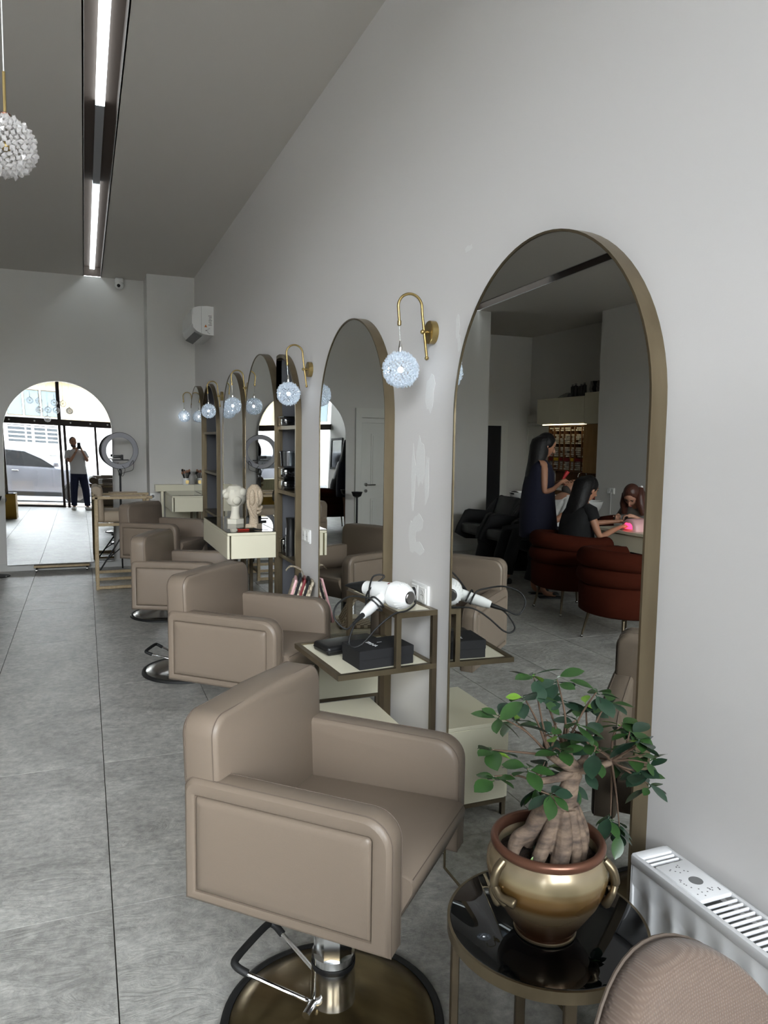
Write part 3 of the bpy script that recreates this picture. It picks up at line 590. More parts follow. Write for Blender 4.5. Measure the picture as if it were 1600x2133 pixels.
# ------------------------------------------------------------------ styling chairs (local: x forward, y left, z up from the floor)
def styling_chair(zb, base_m, lever_side, label):
    t = thing('styling_chair', label, 'styling chair', (0, 0, 0), 0, 'taupe leather styling chairs along the mirrors')
    Lm = M['leather']
    for s in (-1, 1):
        # arm pad: rounded slab with a raised welt around a sunken side panel
        def outline(u0, u1, z0, z1, rb, rt):
            return ([(u0, z0)] + [(u1, z0)] + arc(u1 - rt, z1 - rt, rt, 0, PI / 2, 8) + arc(u0 + rb, z1 - rb, rb, PI / 2, PI, 6))
        y_in, y_out = s * 0.198, s * 0.272
        prof = outline(-0.273, 0.273, zb, zb + 0.310, 0.03, 0.065); n = len(prof); rings = []
        cxp, czp = 0.0, zb + 0.155
        def shr(k): return [(cxp + (u - cxp) * (1 - k / 0.27), czp + (z - czp) * (1 - k / 0.155)) for u, z in prof]
        for y, k in ((y_in, 0.012), (y_in + s * 0.004, 0.004), (y_in + s * 0.012, 0.0), (y_out - s * 0.012, 0.0), (y_out - s * 0.004, 0.004), (y_out, 0.011), (y_out - s * 0.0005, 0.022), (y_out - s * 0.012, 0.026)):
            rings.append([(u, y, z) for u, z in shr(k)])
        def sq(k): return outline(-0.238 + k, 0.226 - k, zb + 0.030 + k, zb + 0.268 - k, 0.006, 0.012)
        rings = rings[:6]
        for y, q in ((y_out, shr(0.011)), (y_out + s * 0.001, sq(-0.010)), (y_out - s * 0.002, sq(-0.003)), (y_out - s * 0.012, sq(0.0))): rings.append([(u, y, z) for u, z in q])
        g = G(); g.loft(rings); a = g.obj('armrest', Lm, t, angle=50)
        sp = G(); rings = []
        for y, k in ((y_out - s * 0.012, 0.001), (y_out - s * 0.003, 0.002), (y_out + s * 0.0015, 0.007), (y_out + s * 0.0045, 0.022), (y_out + s * 0.006, 0.055), (y_out + s * 0.0065, 0.10)): rings.append([(u, y, z) for u, z in sq(k)])
        sp.loft(rings); sp.obj('side_panel', Lm, a, angle=50)
        for yy in (y_out - s * 0.0105, y_in + s * 0.0105):
            q = G(); q.tube([(u, yy, z) for u, z in shr(-0.0002)], 0.0011, 5, closed=True); q.obj('piping', M['seam'], a)
    # seat with sloping nose
    g = G(); sp = [(-0.20, zb + 0.005), (0.225, zb + 0.002), (0.245, zb + 0.012), (0.296, zb + 0.118), (0.298, zb + 0.137), (0.290, zb + 0.150), (0.272, zb + 0.156), (-0.20, zb + 0.142)]
    rings = []
    for y, k in ((-0.1975, 0.006), (-0.190, 0.0), (0.190, 0.0), (0.1975, 0.006)): rings.append([(u * (1 - k), y, zb + 0.08 + (z - zb - 0.08) * (1 - k * 8)) for u, z in sp])
    g.loft(rings); seat = g.obj('seat', Lm, t, angle=50)
    g = G(); g.tube([(0.2935, -0.19, zb + 0.146), (0.2935, 0.19, zb + 0.146)], 0.0012, 5); g.obj('piping', M['seam'], seat)
    # backrest
    g = G(); rings = []
    wv = 0.262; zt_ = zb + 0.462
    for du, k in ((-0.052, 0.012), (-0.048, 0.004), (-0.036, 0.0), (0.036, 0.0), (0.048, 0.004), (0.052, 0.012)):
        ring = []
        for y, z in ([(-wv, zb + 0.01), (-wv, zb + 0.30)] + arc(-wv + 0.05, zt_ - 0.05, 0.05, PI, PI / 2, 8) + [(0, zt_ + 0.006)] + arc(wv - 0.05, zt_ - 0.05, 0.05, PI / 2, 0, 8) + [(wv, zb + 0.30), (wv, zb + 0.01)]):
            if z < zb + 0.299: y = max(-0.2, min(0.2, y))
            yy = y * (1 - k / wv); z2 = zb + 0.23 + (z - zb - 0.23) * (1 - k / 0.23); ring.append((-0.218 + du - 0.018 * (z2 - zb) / 0.46, yy, z2))
        rings.append(ring)
    g.loft(rings); bk = g.obj('backrest', Lm, t, angle=50)
    for du in (-0.040, 0.040):
        q = G(); pts = [(y, z) for y, z in ([(-wv, zb + 0.305)] + arc(-wv + 0.05, zt_ - 0.05, 0.05, PI, PI / 2, 8) + arc(wv - 0.05, zt_ - 0.05, 0.05, PI / 2, 0, 8) + [(wv, zb + 0.305)])]
        q.tube([(-0.218 + du - 0.018 * (z - zb) / 0.46, y, z) for y, z in pts], 0.0013, 5); q.obj('piping', M['seam'], bk)
    # base
    g = G(); g.lathe([(0.0, 0.068), (0.062, 0.066), (0.085, 0.052), (0.14, 0.042), (0.22, 0.03), (0.272, 0.018), (0.278, 0.008), (0.278, 0.0)], 64, cap=False); g.obj('base_disc', base_m, t, angle=50)
    g = G(); g.lathe([(0.276, 0.0), (0.276, 0.016), (0.286, 0.020), (0.297, 0.016), (0.300, 0.004), (0.300, 0)], 64, cap=False); g.obj('rubber_rim', M['rubber'], t, angle=60)
    g = G(); g.lathe([(0.062, 0.06), (0.060, 0.075), (0.057, 0.20), (0.0, 0.205)], 36, cap=False); g.obj('lower_column', M['chrome'], t)
    g = G(); g.lathe([(0.053, 0.17), (0.054, 0.175), (0.054, zb - 0.02), (0.0, zb - 0.015)], 8, cap=False); g.obj('upper_sleeve', M['chrome'], t, angle=20)
    g = G(); g.lathe([(0.0585, 0.165), (0.0592, 0.168), (0.0592, 0.177), (0.0585, 0.18)], 36, cap=False); g.obj('black_ring', M['black'], t)
    g = G(); g.rbox(0, 0, zb - 0.008, 0.24, 0.22, 0.022, 0.004, 2); g.obj('seat_plate', M['black'], t)
    # foot pump pedal: two chrome rods and a black gripped cross bar
    L = lever_side
    g = G(); g.tube([(-0.045, L * 0.05, 0.075), (-0.06, L * 0.06, 0.085), (-0.225, L * 0.085, 0.125)], 0.0065, 10); g.tube([(-0.05, -L * 0.03, 0.08), (-0.225, -L * 0.10, 0.125)], 0.0065, 10); pd = g.obj('pump_pedal', M['chrome'], t)
    g = G(); g.tube(curve_pts([(-0.215, L * 0.083, 0.122), (-0.250, L * 0.086, 0.136), (-0.262, L * 0.06, 0.142), (-0.262, -L * 0.08, 0.142), (-0.250, -L * 0.105, 0.136), (-0.215, -L * 0.097, 0.122)], 6), 0.0105, 12); g.obj('pedal_grip', M['rubber'], pd)
    g = G(); g.tube([(-0.03, L * 0.055, 0.078), (-0.03, L * 0.095, 0.072)], 0.011, 14); g.obj('pedal_pin', M['chrome'], pd)
    return t
ch_label = ['nearest taupe leather styling chair, beside the black glass side table', 'taupe styling chair behind the nearest one, facing the hairdryer stand', 'third taupe styling chair from the front, reaching under the sculpture desk', 'farthest taupe styling chair, in front of the folding makeup chair']
brassd = mat('aged_brass_base', srgb(126, 110, 78), 0.28, 0.9, noise=(3, srgb(98, 84, 58), 0.3, (1, 6, 1)))
for (x, y, a, zb, bm_, ls), lb in zip(((0.588, 1.787, -45, 0.43, brassd, -1), (0.706, 3.373, -43, 0.487, brassd, -1), (0.62, 5.06, -26, 0.467, M['steel'], -1), (0.64, 6.77, -37, 0.527, M['steel'], 1)), ch_label):
    c = styling_chair(zb, bm_, ls, lb); c.location = (x, y, 0); c.rotation_euler = (0, 0, math.radians(a))

# ------------------------------------------------------------------ hairdryer stand and drawer cabinets
def sqbar(g, a, b, w=0.020):
    a = Vector(a); b = Vector(b); c = (a + b) / 2; d = b - a
    g.box(c.x, c.y, c.z, abs(d.x) + w, abs(d.y) + w, abs(d.z) + w)
st = thing('wall_stand', 'bronze tube stand with cream shelves holding the white hairdryer', 'stand', (0.835, 2.49, 0), math.radians(4.0))
Wx, Dy, ZT, ZU = 0.385, 0.455, 0.704, 0.911      # local: x to the wall, y away
for nm, pa, pb in (('tray_rail', (0, 0, ZT), (Wx, 0, ZT)), ('tray_rail', (0, Dy, ZT), (Wx, Dy, ZT)), ('tray_rail', (0, 0.02, ZT), (0, Dy - 0.02, ZT)), ('tray_rail', (Wx, 0.02, ZT), (Wx, Dy - 0.02, ZT)),
                   ('upper_rail', (0.232, 0, ZU), (Wx, 0, ZU)), ('upper_rail', (0.232, Dy, ZU), (Wx, Dy, ZU)), ('upper_rail', (0.232, 0.02, ZU), (0.232, Dy - 0.02, ZU)), ('upper_rail', (Wx, 0.02, ZU), (Wx, Dy - 0.02, ZU))):
    g = G(); sqbar(g, pa, pb); g.obj(nm, M['bronze'], st, smooth=False)
for y in (0, Dy):
    g = G(); sqbar(g, (Wx, y, 0.011), (Wx, y, ZT - 0.02)); sqbar(g, (Wx, y, ZT + 0.02), (Wx, y, ZU - 0.02)); g.obj('leg', M['bronzed'], st, smooth=False)
    g = G(); sqbar(g, (0.232, y, ZT + 0.02), (0.232, y, ZU - 0.02)); g.obj('post', M['bronze'], st, smooth=False)
g = G(); g.box(Wx / 2, Dy / 2, ZT, Wx - 0.021, Dy - 0.021, 0.010); g.obj('tray_panel', M['cream'], st, smooth=False)['label'] = 'cream lacquered tray panel'
g = G(); g.box((Wx + 0.232) / 2, Dy / 2, ZU + 0.003, Wx - 0.232 - 0.021, Dy - 0.021, 0.010); g.obj('upper_panel', M['cream'], st, smooth=False)['label'] = 'cream lacquered upper shelf'
def low_cabinet(label, x0, x1, y0, y1, z1):
    t = thing('low_cabinet', label, 'cabinet', ((x0 + x1) / 2, (y0 + y1) / 2, 0)); w = x1 - x0; d = y1 - y0
    g = G(); g.rbox(0, 0, (z1 + 0.075) / 2 - 0.008, w - 0.02, d, z1 - 0.091, 0.002, 1); g.obj('carcass', M['cream'], t)
    g = G(); g.rbox(0, 0, z1 - 0.008, w, d + 0.002, 0.016, 0.002, 1); g.obj('top_panel', M['cream'], t)
    g = G(); g.rbox(-w / 2 + 0.006, 0, (z1 + 0.075) / 2 - 0.012, 0.016, d - 0.006, z1 - 0.102, 0.002, 1); g.obj('drawer_front', M['cream'], t)
    for s in (-1, 1):
        g = G(); g.box(0, s * (d / 2 - 0.01), 0.065, w - 0.01, 0.018, 0.018); g.obj('base_rail', M['bronzed'], t, smooth=False)
        for q in (-1, 1): g = G(); g.box(q * (w / 2 - 0.015), s * (d / 2 - 0.01), 0.028, 0.018, 0.018, 0.056); g.obj('foot', M['bronzed'], t, smooth=False)
    return t
low_cabinet('cream low drawer cabinet on bronze feet under the hairdryer stand', 0.765, 1.17, 2.60, 3.06, 0.405)
low_cabinet('cream low drawer cabinet carrying the checked pouch, beyond second mirror', 0.79, 1.20, 4.00, 4.42, 0.455)

# things on the stand (local frames in world units)
SA = math.radians(4.0)
def onst(x, y): return (0.835 + x * math.cos(SA) - y * math.sin(SA), 2.49 + x * math.sin(SA) + y * math.cos(SA))
zt0 = ZT + 0.005
bx_, by_ = onst(0.205, 0.115)
t = thing('gift_box', 'black lidded gift box with small silver lettering on the bronze tray', 'box', (bx_, by_, zt0), SA + 0.03)
g = G(); g.rbox(0, 0, 0.034, 0.228, 0.155, 0.068, 0.0015, 1); g.obj('carton', M['blackm'], t)
g = G(); g.rbox(0, 0, 0.053, 0.2305, 0.1575, 0.036, 0.0015, 1); lid = g.obj('lid', M['blackm'], t)
text('lettering', 'TRINA', 0.026, M['whiteink'], lid, (-0.028, 0.0, 0.0713), (0, 0, -1.45)); g = G(); g.box(0.012, 0.012, 0.0712, 0.020, 0.0012, 0.0006); g.obj('emblem', M['whiteink'], lid, smooth=False)
bx_, by_ = onst(0.17, 0.32)
t = thing('zip_case', 'black padded zip case lying behind the gift box', 'case', (bx_, by_, zt0), SA + 0.12)
g = G(); g.rbox(0, 0, 0.019, 0.26, 0.13, 0.038, 0.014, 4); g.obj('body', M['black'], t, angle=50)
g = G(); g.tube([(0.131 * c_, 0.066 * s_, 0.019) for c_, s_ in ((-1, -.8), (-.92, -1), (.92, -1), (1, -.8), (1, .8), (.92, 1), (-.92, 1), (-1, .8))], 0.0022, 6, closed=True); g.obj('zip', M['rubber'], t)

# hairdryer lying across the upper shelf, head toward the viewer
hz = ZU + 0.008
t = thing('hairdryer', 'white hairdryer wrapped in its black cable, lying on the stand', 'hairdryer', (0, 0, 0))
axd = Vector((0.40, -0.91, -0.02)).normalized(); hc = Vector((1.062, 2.594, hz + 0.060))
mx = axd.to_track_quat('Z', 'Y').to_matrix().to_4x4(); mx.translation = hc
g = G(); g.lathe([(0.0, -0.125), (0.027, -0.125), (0.029, -0.10), (0.038, -0.05), (0.041, 0.0), (0.044, 0.03), (0.050, 0.034)], 32, cap=False); g.tf(mx); g.obj('barrel', M['white'], t)
g = G(); g.lathe([(0.046, 0.028), (0.0515, 0.034), (0.0515, 0.06), (0.046, 0.085), (0.036, 0.104), (0.026, 0.112), (0.024, 0.108), (0.0, 0.106)], 36, cap=False); g.tf(mx); rear = g.obj('rear_housing', M['white'], t)
g = G(); g.lathe([(0.0235, 0.108), (0.0235, 0.114), (0.021, 0.116), (0.0, 0.116)], 28, cap=False); g.tf(mx); g.obj('intake_filter', M['steel'], rear)
for k in range(20):
    a = PI * 0.1 + k * PI * 2 / 24; g = G(); g.box(0, 0, 0, 0.0022, 0.0018, 0.030); m2 = mx @ Matrix.Translation((0.0445 * math.cos(a), 0.0445 * math.sin(a), 0.086)) @ Euler((0, 0, a)).to_matrix().to_4x4() @ Euler((0, -0.42, 0)).to_matrix().to_4x4(); g.tf(m2); g.obj('vent_rib', M['whitem'], rear, smooth=False)
g = G(); g.stack([(0, 0, -0.118, 0.028, 0.028), (0, 0, -0.135, 0.030, 0.026), (0, 0, -0.19, 0.040, 0.010), (0, 0, -0.20, 0.041, 0.008)], 20); g.tf(mx); g.obj('nozzle', M['black'], t)
g = G(); g.rbox(0, 0.0405, 0.02, 0.012, 0.004, 0.022, 0.001, 1); g.tf(mx @ Euler((0, 0, 0.3)).to_matrix().to_4x4()); g.obj('cool_button', M['dred'], t)
h0 = hc + axd * -0.01 + Vector((-0.03, -0.02, -0.018)); h1 = Vector((0.925, 2.50, hz + 0.006))
g = G(); dd = (h1 - h0); g.tube([h0, h0 + dd * 0.3, h0 + dd * 0.75, h1], [0.019, 0.0185, 0.0165, 0.012], 14, flat=1.25); hd = g.obj('handle', M['white'], t)
n_ = dd.normalized(); sd = Vector((n_.y, -n_.x, 0)).normalized(); p_ = h0 + dd * 0.42 + sd * 0.0225
g = G(); g.rbox(0, 0, 0, 0.028, 0.004, 0.014, 0.001, 1); mm = Matrix.Translation(p_) @ n_.to_track_quat('X', 'Z').to_matrix().to_4x4(); g.tf(mm); g.obj('switch', M['greyink'], hd)
g = G(); g.tube([h1 - n_ * 0.004, h1 + n_ * 0.02, h1 + n_ * 0.07], [0.0095, 0.009, 0.004], 12); g.obj('strain_relief', M['rubber'], t)
e0 = h1 + n_ * 0.07
cab = [e0, e0 + Vector((-0.035, -0.02, -0.012)), (0.80, 2.45, 0.935), (0.815, 2.47, 0.975), (0.87, 2.50, 0.995), (0.93, 2.53, 0.985), h0 + dd * 0.55 + Vector((0, 0, 0.03)), h0 + dd * 0.5 + Vector((0.03, -0.025, -0.012)), h0 + dd * 0.47 + Vector((-0.015, 0.03, 0.0)), h0 + dd * 0.42 + Vector((0, 0, 0.032)),
       h0 + dd * 0.38 + Vector((0.03, -0.02, -0.006)), h0 + dd * 0.35 + Vector((-0.01, 0.03, 0.012)), hc + axd * -0.06 + Vector((-0.02, 0, 0.052)), hc + axd * -0.03 + Vector((0.01, 0.01, 0.056)), hc + axd * -0.05 + Vector((-0.05, -0.01, 0.0)), (0.94, 2.52, hz + 0.012), (0.885, 2.47, 0.905), (0.852, 2.44, 0.85), (0.868, 2.44, 0.826), (0.905, 2.44, 0.838), (0.965, 2.45, 0.89), (1.03, 2.46, hz + 0.010), (1.10, 2.50, hz + 0.010), (1.16, 2.56, hz + 0.02), (1.18, 2.64, 0.94), (1.186, 2.70, 0.953)]
g = G(); g.tube(curve_pts(cab, 6), 0.0034, 8); g.obj('cable', M['rubber'], t, angle=80)
g = G(); g.lathe([(0.006, -0.062), (0.012, -0.055), (0.014, -0.03), (0.0185, -0.022), (0.0185, -0.008)], 18, (WX - 0.0, 2.696, 0.955), 'X'); g.obj('plug', M['rubber'], t)

# checked pouch open on the far low cabinet
t = thing('checked_pouch', 'open beige checked pouch stuffed with black and pink cases, propped against the wall', 'bag', (1.135, 4.20, 0.4565), math.radians(-14))
g = G(); g.rbox(0, 0, 0.155, 0.11, 0.17, 0.26, 0.02, 3, rot=(0, 0.30, 0)); g.obj('body', M['check'], t)
for k, (dx, mm_, hh) in enumerate(((-0.062, 'pink', 0.285), (-0.038, 'blackm', 0.30), (-0.012, 'dred', 0.285), (0.012, 'blackm', 0.28), (0.036, 'check', 0.27))):
    g = G(); g.rbox(dx + 0.02, -0.01, hh / 2 + 0.02, 0.016, 0.16, hh, 0.005, 2, rot=(0, 0.30, 0)); g.obj('inner_case', M[mm_], t)
g = G(); g.tube(curve_pts([(0.05, -0.02, 0.27), (0.03, -0.03, 0.345), (-0.03, -0.03, 0.37), (-0.06, -0.03, 0.345)], 6), 0.022, 4, flat=0.12); g.obj('flap_strap', M['check'], t)
t = thing('checked_pouch', 'flat beige checked pouch lying on the low cabinet, seen in second mirror', 'bag', (0.905, 4.13, 0.456), math.radians(10))
g = G(); g.rbox(0, 0, 0.013, 0.20, 0.16, 0.026, 0.008, 2); g.obj('body', M['check'], t)
g = G(); g.rbox(0.03, 0.03, 0.115, 0.012, 0.15, 0.20, 0.004, 2, rot=(0, -0.5, 0)); g.obj('upright_lid', M['check'], t)

# ------------------------------------------------------------------ makeup desks
def desk(label, x0, y0, y1, zt_, xw):
    t = thing('makeup_desk', label, 'desk', (x0, y0, 0)); w = xw - x0 - 0.002; d = y1 - y0
    g = G(); g.rbox(w / 2, d / 2, zt_ - 0.012, w, d, 0.018, 0.0015, 1); g.obj('top_panel', M['cream'], t)
    g = G(); g.box(w / 2, d / 2, zt_ - 0.0, w, d, 0.006); g.obj('glass_top', M['topglass'], t, smooth=False)['label'] = 'clear glass sheet on the desk top'
    g = G(); g.rbox(w / 2 + 0.012, d / 2, zt_ - 0.0985, w - 0.026, d - 0.002, 0.153, 0.0015, 1); g.obj('carcass', M['cream'], t)
    g = G(); g.rbox(0.006, d / 2, zt_ - 0.099, 0.016, d, 0.152, 0.0015, 1); g.obj('drawer_front', M['cream'], t)
    for y in (0.03, d - 0.03): g = G(); g.box(w - 0.03, y, (zt_ - 0.178) / 2, 0.025, 0.025, zt_ - 0.178); g.obj('support_leg', M['bronzed'], t, smooth=False)
    return t
desk('cream drawer desk with glass top carrying two sculpted heads', 0.853, 4.86, 5.90, 0.9476, 1.177)
desk('empty cream drawer desk below the farthest mirror, by the cream ledge', 0.855, 8.18, 8.93, 0.951, 1.177)
# cream ledge wrapped round the column foot
t = thing('column_ledge', 'narrow cream ledge unit standing in front of the far column', 'ledge', (0.75, 9.02, 0))
g = G(); g.rbox(0.24, 0.0, 0.985, 0.48, 0.17, 0.075, 0.002, 1); g.obj('ledge_top', M['cream'], t)
g = G(); g.rbox(0.075, -0.02, 0.475, 0.03, 0.13, 0.945, 0.002, 1); g.obj('side_panel', M['cream'], t)
g = G(); g.rbox(0.30, 0.04, 0.5, 0.36, 0.02, 0.89, 0.002, 1); g.obj('back_panel', M['cream'], t)

# sculpted heads
t = thing('sculpted_head', 'white plaster faceted head sculpture on a square plinth, farther on the desk', 'sculpture', (1.00, 5.38, 0.9512), 0.5)
g = G(); g.stack([(0, 0, 0, 0.068, 0.062), (0, 0, 0.035, 0.068, 0.062)], 6, 2); g.obj('plinth', M['plaster'], t, smooth=False)
g = G(); g.stack([(0, 0, 0.035, 0.040, 0.036), (0, 0, 0.07, 0.031, 0.029), (0.004, 0, 0.115, 0.030, 0.029), (0.01, 0, 0.135, 0.036, 0.034)], 14); g.obj('neck', M['plaster'], t)
g = G(); g.stack([(0.0, 0, 0.125, 0.03, 0.03), (0.01, 0, 0.14, 0.062, 0.045), (0.012, 0, 0.17, 0.078, 0.056), (0.008, 0, 0.21, 0.082, 0.06), (0.004, 0, 0.245, 0.072, 0.055), (0.0, 0, 0.27, 0.045, 0.036), (0, 0, 0.278, 0.015, 0.012)], 14, 2.3); hd = g.obj('head', M['plaster'], t, angle=28)
for x, y, z, r in ((-0.075, 0.0, 0.205, 0.030), (-0.045, 0.042, 0.222, 0.034), (-0.02, -0.045, 0.17, 0.036), (0.03, -0.048, 0.225, 0.034), (0.045, 0.045, 0.165, 0.03)):
    g = G(); g.ball((x, y, z), (r, r * 0.7, r * 0.9), 12, 8); g.obj('facet', M['plaster'], hd)
t = thing('sculpted_head', 'sand coloured rough face sculpture with hand at chin, nearer on desk', 'sculpture', (1.06, 5.02, 0.9512), 0.2)
g = G(); g.stack([(0, 0, 0, 0.062, 0.05), (0, 0, 0.03, 0.060, 0.049), (0, 0, 0.034, 0.055, 0.045)], 4, 3); g.obj('plinth', M['stonep'], t)
g = G(); g.stack([(0, 0, 0.034, 0.032, 0.030), (0, 0, 0.09, 0.030, 0.028), (-0.004, 0, 0.12, 0.036, 0.028)], 14); g.obj('neck', M['stonep'], t)
g = G(); g.stack([(-0.004, 0, 0.115, 0.030, 0.025), (-0.006, 0, 0.15, 0.042, 0.036), (0, 0, 0.19, 0.050, 0.046), (0.004, 0, 0.235, 0.055, 0.050), (0.006, 0, 0.27, 0.048, 0.044), (0.006, 0, 0.30, 0.022, 0.02)], 16, 2.1); hd = g.obj('face', M['stonep'], t)
g = G(); g.ball((0.028, -0.03, 0.215), (0.026, 0.024, 0.056), 14, 9, (0.1, 0, 0)); g.obj('eye_socket_disc', M['stonep'], hd); g = G(); g.ball((-0.026, -0.034, 0.215), (0.022, 0.02, 0.055), 14, 9); g.obj('cheek', M['stonep'], hd)
g = G(); g.tube([(0.0, -0.045, 0.26), (0.002, -0.056, 0.20), (0.002, -0.052, 0.175)], [0.006, 0.011, 0.007], 8); g.obj('nose', M['stonep'], hd)
g = G(); g.tube(curve_pts([(-0.05, -0.02, 0.20), (-0.052, -0.03, 0.16), (-0.03, -0.036, 0.11), (-0.008, -0.036, 0.08)], 4), 0.010, 8); g.tube(curve_pts([(0.05, -0.02, 0.15), (0.03, -0.04, 0.135), (0.008, -0.045, 0.14)], 4), 0.009, 8); g.tube(curve_pts([(0.045, -0.02, 0.13), (0.02, -0.045, 0.115), (0.0, -0.045, 0.11)], 4), 0.009, 8); g.obj('hand', M['stonep'], hd)
t = thing('lip_packet', 'clear packet of small red tubes lying on the glass desk', 'packet', (0.985, 4.97, 0.952), 0.3)
for k in range(5): g = G(); g.rbox(-0.02 + 0.004 * k, -0.03 + 0.014 * k, 0.004 + 0.002 * (k % 2), 0.075, 0.010, 0.007, 0.002, 1, rot=(0, 0, 0.1 * k - 0.2)); g.obj('tube', M['red'], t)
g = G(); g.rbox(0.01, 0, 0.010, 0.11, 0.07, 0.004, 0.0018, 1); g.obj('wrapper', M['clearp'], t)
t = tag(G().tube([(1.04, 4.94, 0.960), (1.07, 4.91, 0.958), (1.13, 4.89, 0.957)], [0.008, 0.003, 0.002], 8).obj('makeup_brush', M['black']), 'small black makeup brush lying in front of the sand coloured sculpture', 'brush')
# brush pot on the ledge
t = thing('brush_pot', 'white and gold pot full of makeup brushes on the cream ledge', 'brush pot', (1.10, 9.0, 1.0225))
g = G(); g.lathe([(0.0, 0.0), (0.036, 0.0), (0.036, 0.075), (0.033, 0.075), (0.033, 0.004)], 20, cap=False); g.obj('pot', M['white'], t); g = G(); g.rbox(0.01, -0.0365, 0.03, 0.036, 0.004, 0.04, 0.001, 1); g.obj('gold_label', M['brass'], t)
for k in range(11):
    a = k * 2.4; r_ = 0.02; x, y = r_ * math.cos(a), r_ * math.sin(a); hgt = 0.12 + 0.03 * ((k * 7) % 4) / 3
    g = G(); g.tube([(x * .5, y * .5, 0.03), (x * 2.0, y * 2.0, hgt)], 0.0035, 6); b_ = g.obj('brush_handle', M['black'], t); g = G(); g.ball((x * 2.15, y * 2.15, hgt + 0.014), (0.011, 0.011, 0.017), 8, 6); g.obj('bristles', M['skin' if k % 3 else 'blackm'], b_)

# shelf niche contents
def tub(label, x, y, z, r, h, dark=0.5):
    t = thing('plastic_tub', label, 'tub', (x, y, z)); g = G(); g.lathe([(0, 0.001), (r * 0.92, 0.001), (r, h), (r * 0.97, h), (r * 0.9, 0.004), (0, 0.004)], 24, cap=False); g.obj('wall', M['clearp'], t)
    g = G(); g.lathe([(r * 1.04, h - 0.008), (r * 1.05, h), (r * 1.02, h + 0.006), (0, h + 0.006)], 24, cap=False); g.obj('lid', M['clearp'], t)
    return t
def tray_box(label, x, y, z, w, d, h, kk):
    t = thing('plastic_box', label, 'box', (x, y, z)); g = G(); g.rbox(0, 0, h / 2, w, d, h, 0.008, 2); g.obj('wall', M['clearp'], t)
    g = G(); g.rbox(0, 0, h + 0.003, w * 1.06, d * 1.04, 0.008, 0.003, 1); g.obj('lid', M['clearp'], t)
    rr = random.Random(kk)
    for k in range(12): g = G(); g.tube([(rr.uniform(-w * .4, w * .4), rr.uniform(-d * .4, d * .4), 0.012 + rr.random() * h * .5), (rr.uniform(-w * .4, w * .4), rr.uniform(-d * .4, d * .4), 0.012 + rr.random() * h * .6)], 0.005, 6); g.obj('hair_clip', M['black'], t)
    return t
tray_box('clear lidded box of black clips on the top niche shelf', 1.250, 4.80, 1.645, 0.11, 0.16, 0.055, 1)
tray_box('lower clear tub of black hair clips on the second niche shelf', 1.250, 4.80, 1.226, 0.11, 0.16, 0.065, 2)
tray_box('clear tub of clips stacked on another below the round bucket', 1.250, 4.80, 1.303, 0.11, 0.16, 0.065, 3)
t = tub('round clear plastic bucket with handle on top of the clip tubs', 1.250, 4.80, 1.383, 0.062, 0.095)
g = G(); g.tube([(0.062 * math.cos(a), 0.062 * math.sin(a), 0.09 + 0.0 + 0.0 * a) for a in [PI * k / 10 for k in range(11)]], 0.002, 6); g.obj('bail_handle', M['whitem'], t)
t = thing('spray_bottle', 'tall black hourglass bottle with white vertical lettering in the shelf niche', 'bottle', (1.245, 4.735, 0.80))
g = G(); g.lathe([(0, 0), (0.036, 0), (0.037, 0.10), (0.030, 0.17), (0.029, 0.20), (0.034, 0.245), (0.035, 0.25), (0, 0.25)], 24, cap=False); g.obj('body', M['black'], t)
text('lettering', 'POWERTEX', 0.020, M['whiteink'], t, (-0.0375, 0.0, 0.075), (PI / 2, PI / 2, -PI / 2)); g = G(); g.prism([(-0.006, 0.14), (0.006, 0.14), (0.002, 0.18), (-0.004, 0.185)], -0.0365, -0.034); g.obj('emblem', M['whiteink'], t, smooth=False)
tray_box('clear bag of black clips beside the black bottle', 1.250, 4.845, 0.80, 0.09, 0.09, 0.10, 5)

# phone-like device hanging beside the third mirror
t = thing('hanging_remote', 'small black handheld device hanging by its cable between two mirrors', 'device', (1.20, 5.96, 1.37))
g = G(); g.rbox(0, 0, 0, 0.035, 0.05, 0.10, 0.012, 3); g.obj('body', M['black'], t); g = G(); g.rbox(-0.0175, 0, 0, 0.003, 0.036, 0.07, 0.001, 1); g.obj('face', M['greycloth'], t)
g = G(); g.tube(curve_pts([(0.0, 0, -0.05), (-0.01, 0.02, -0.12), (0.005, -0.01, -0.18), (-0.005, -0.02, -0.24), (0.03, 0, -0.27)], 5), 0.002, 6); g.obj('cable', M['rubber'], t)
g = G(); g.tube([(0.0, 0, 0.05), (0.03, 0, 0.07)], 0.003, 6); g.obj('hook', M['rubber'], t)

# ------------------------------------------------------------------ folding makeup chair (wood), facing the mirrors
t = thing('makeup_chair', 'tall pale wood folding makeup chair with taupe cushions by the floor mirror', 'chair', (0.10, 8.10, 0))
Wd = M['woodlight']; X1 = 0.50; Y1 = 0.50
for y in (0, Y1):
    for nm, pa, pb in (('rear_leg', (0, y, 0), (0, y, 0.94)), ('front_leg', (X1, y, 0), (X1, y, 0.93)), ('bottom_rung', (0.02, y, 0.02), (X1 - 0.02, y, 0.02)), ('arm_rail', (-0.02, y, 0.945), (X1 + 0.03, y, 0.945)), ('seat_rail', (0.02, y, 0.67), (X1 - 0.02, y, 0.67)), ('foot_rung', (0.02, y, 0.10), (X1 - 0.02, y, 0.10))):
        if nm == 'foot_rung' and y == 0: continue
        g = G(); a_, b_ = Vector(pa), Vector(pb); c_ = (a_ + b_) / 2; d_ = b_ - a_; g.rbox(c_.x, c_.y, c_.z, abs(d_.x) + 0.034, 0.030, abs(d_.z) + 0.030, 0.004, 1); g.obj(nm, Wd, t)
    g = G(); g.rbox(0.28, y, 0.965, 0.30, 0.04, 0.016, 0.006, 2); g.obj('arm_pad', M['cushion'], t)
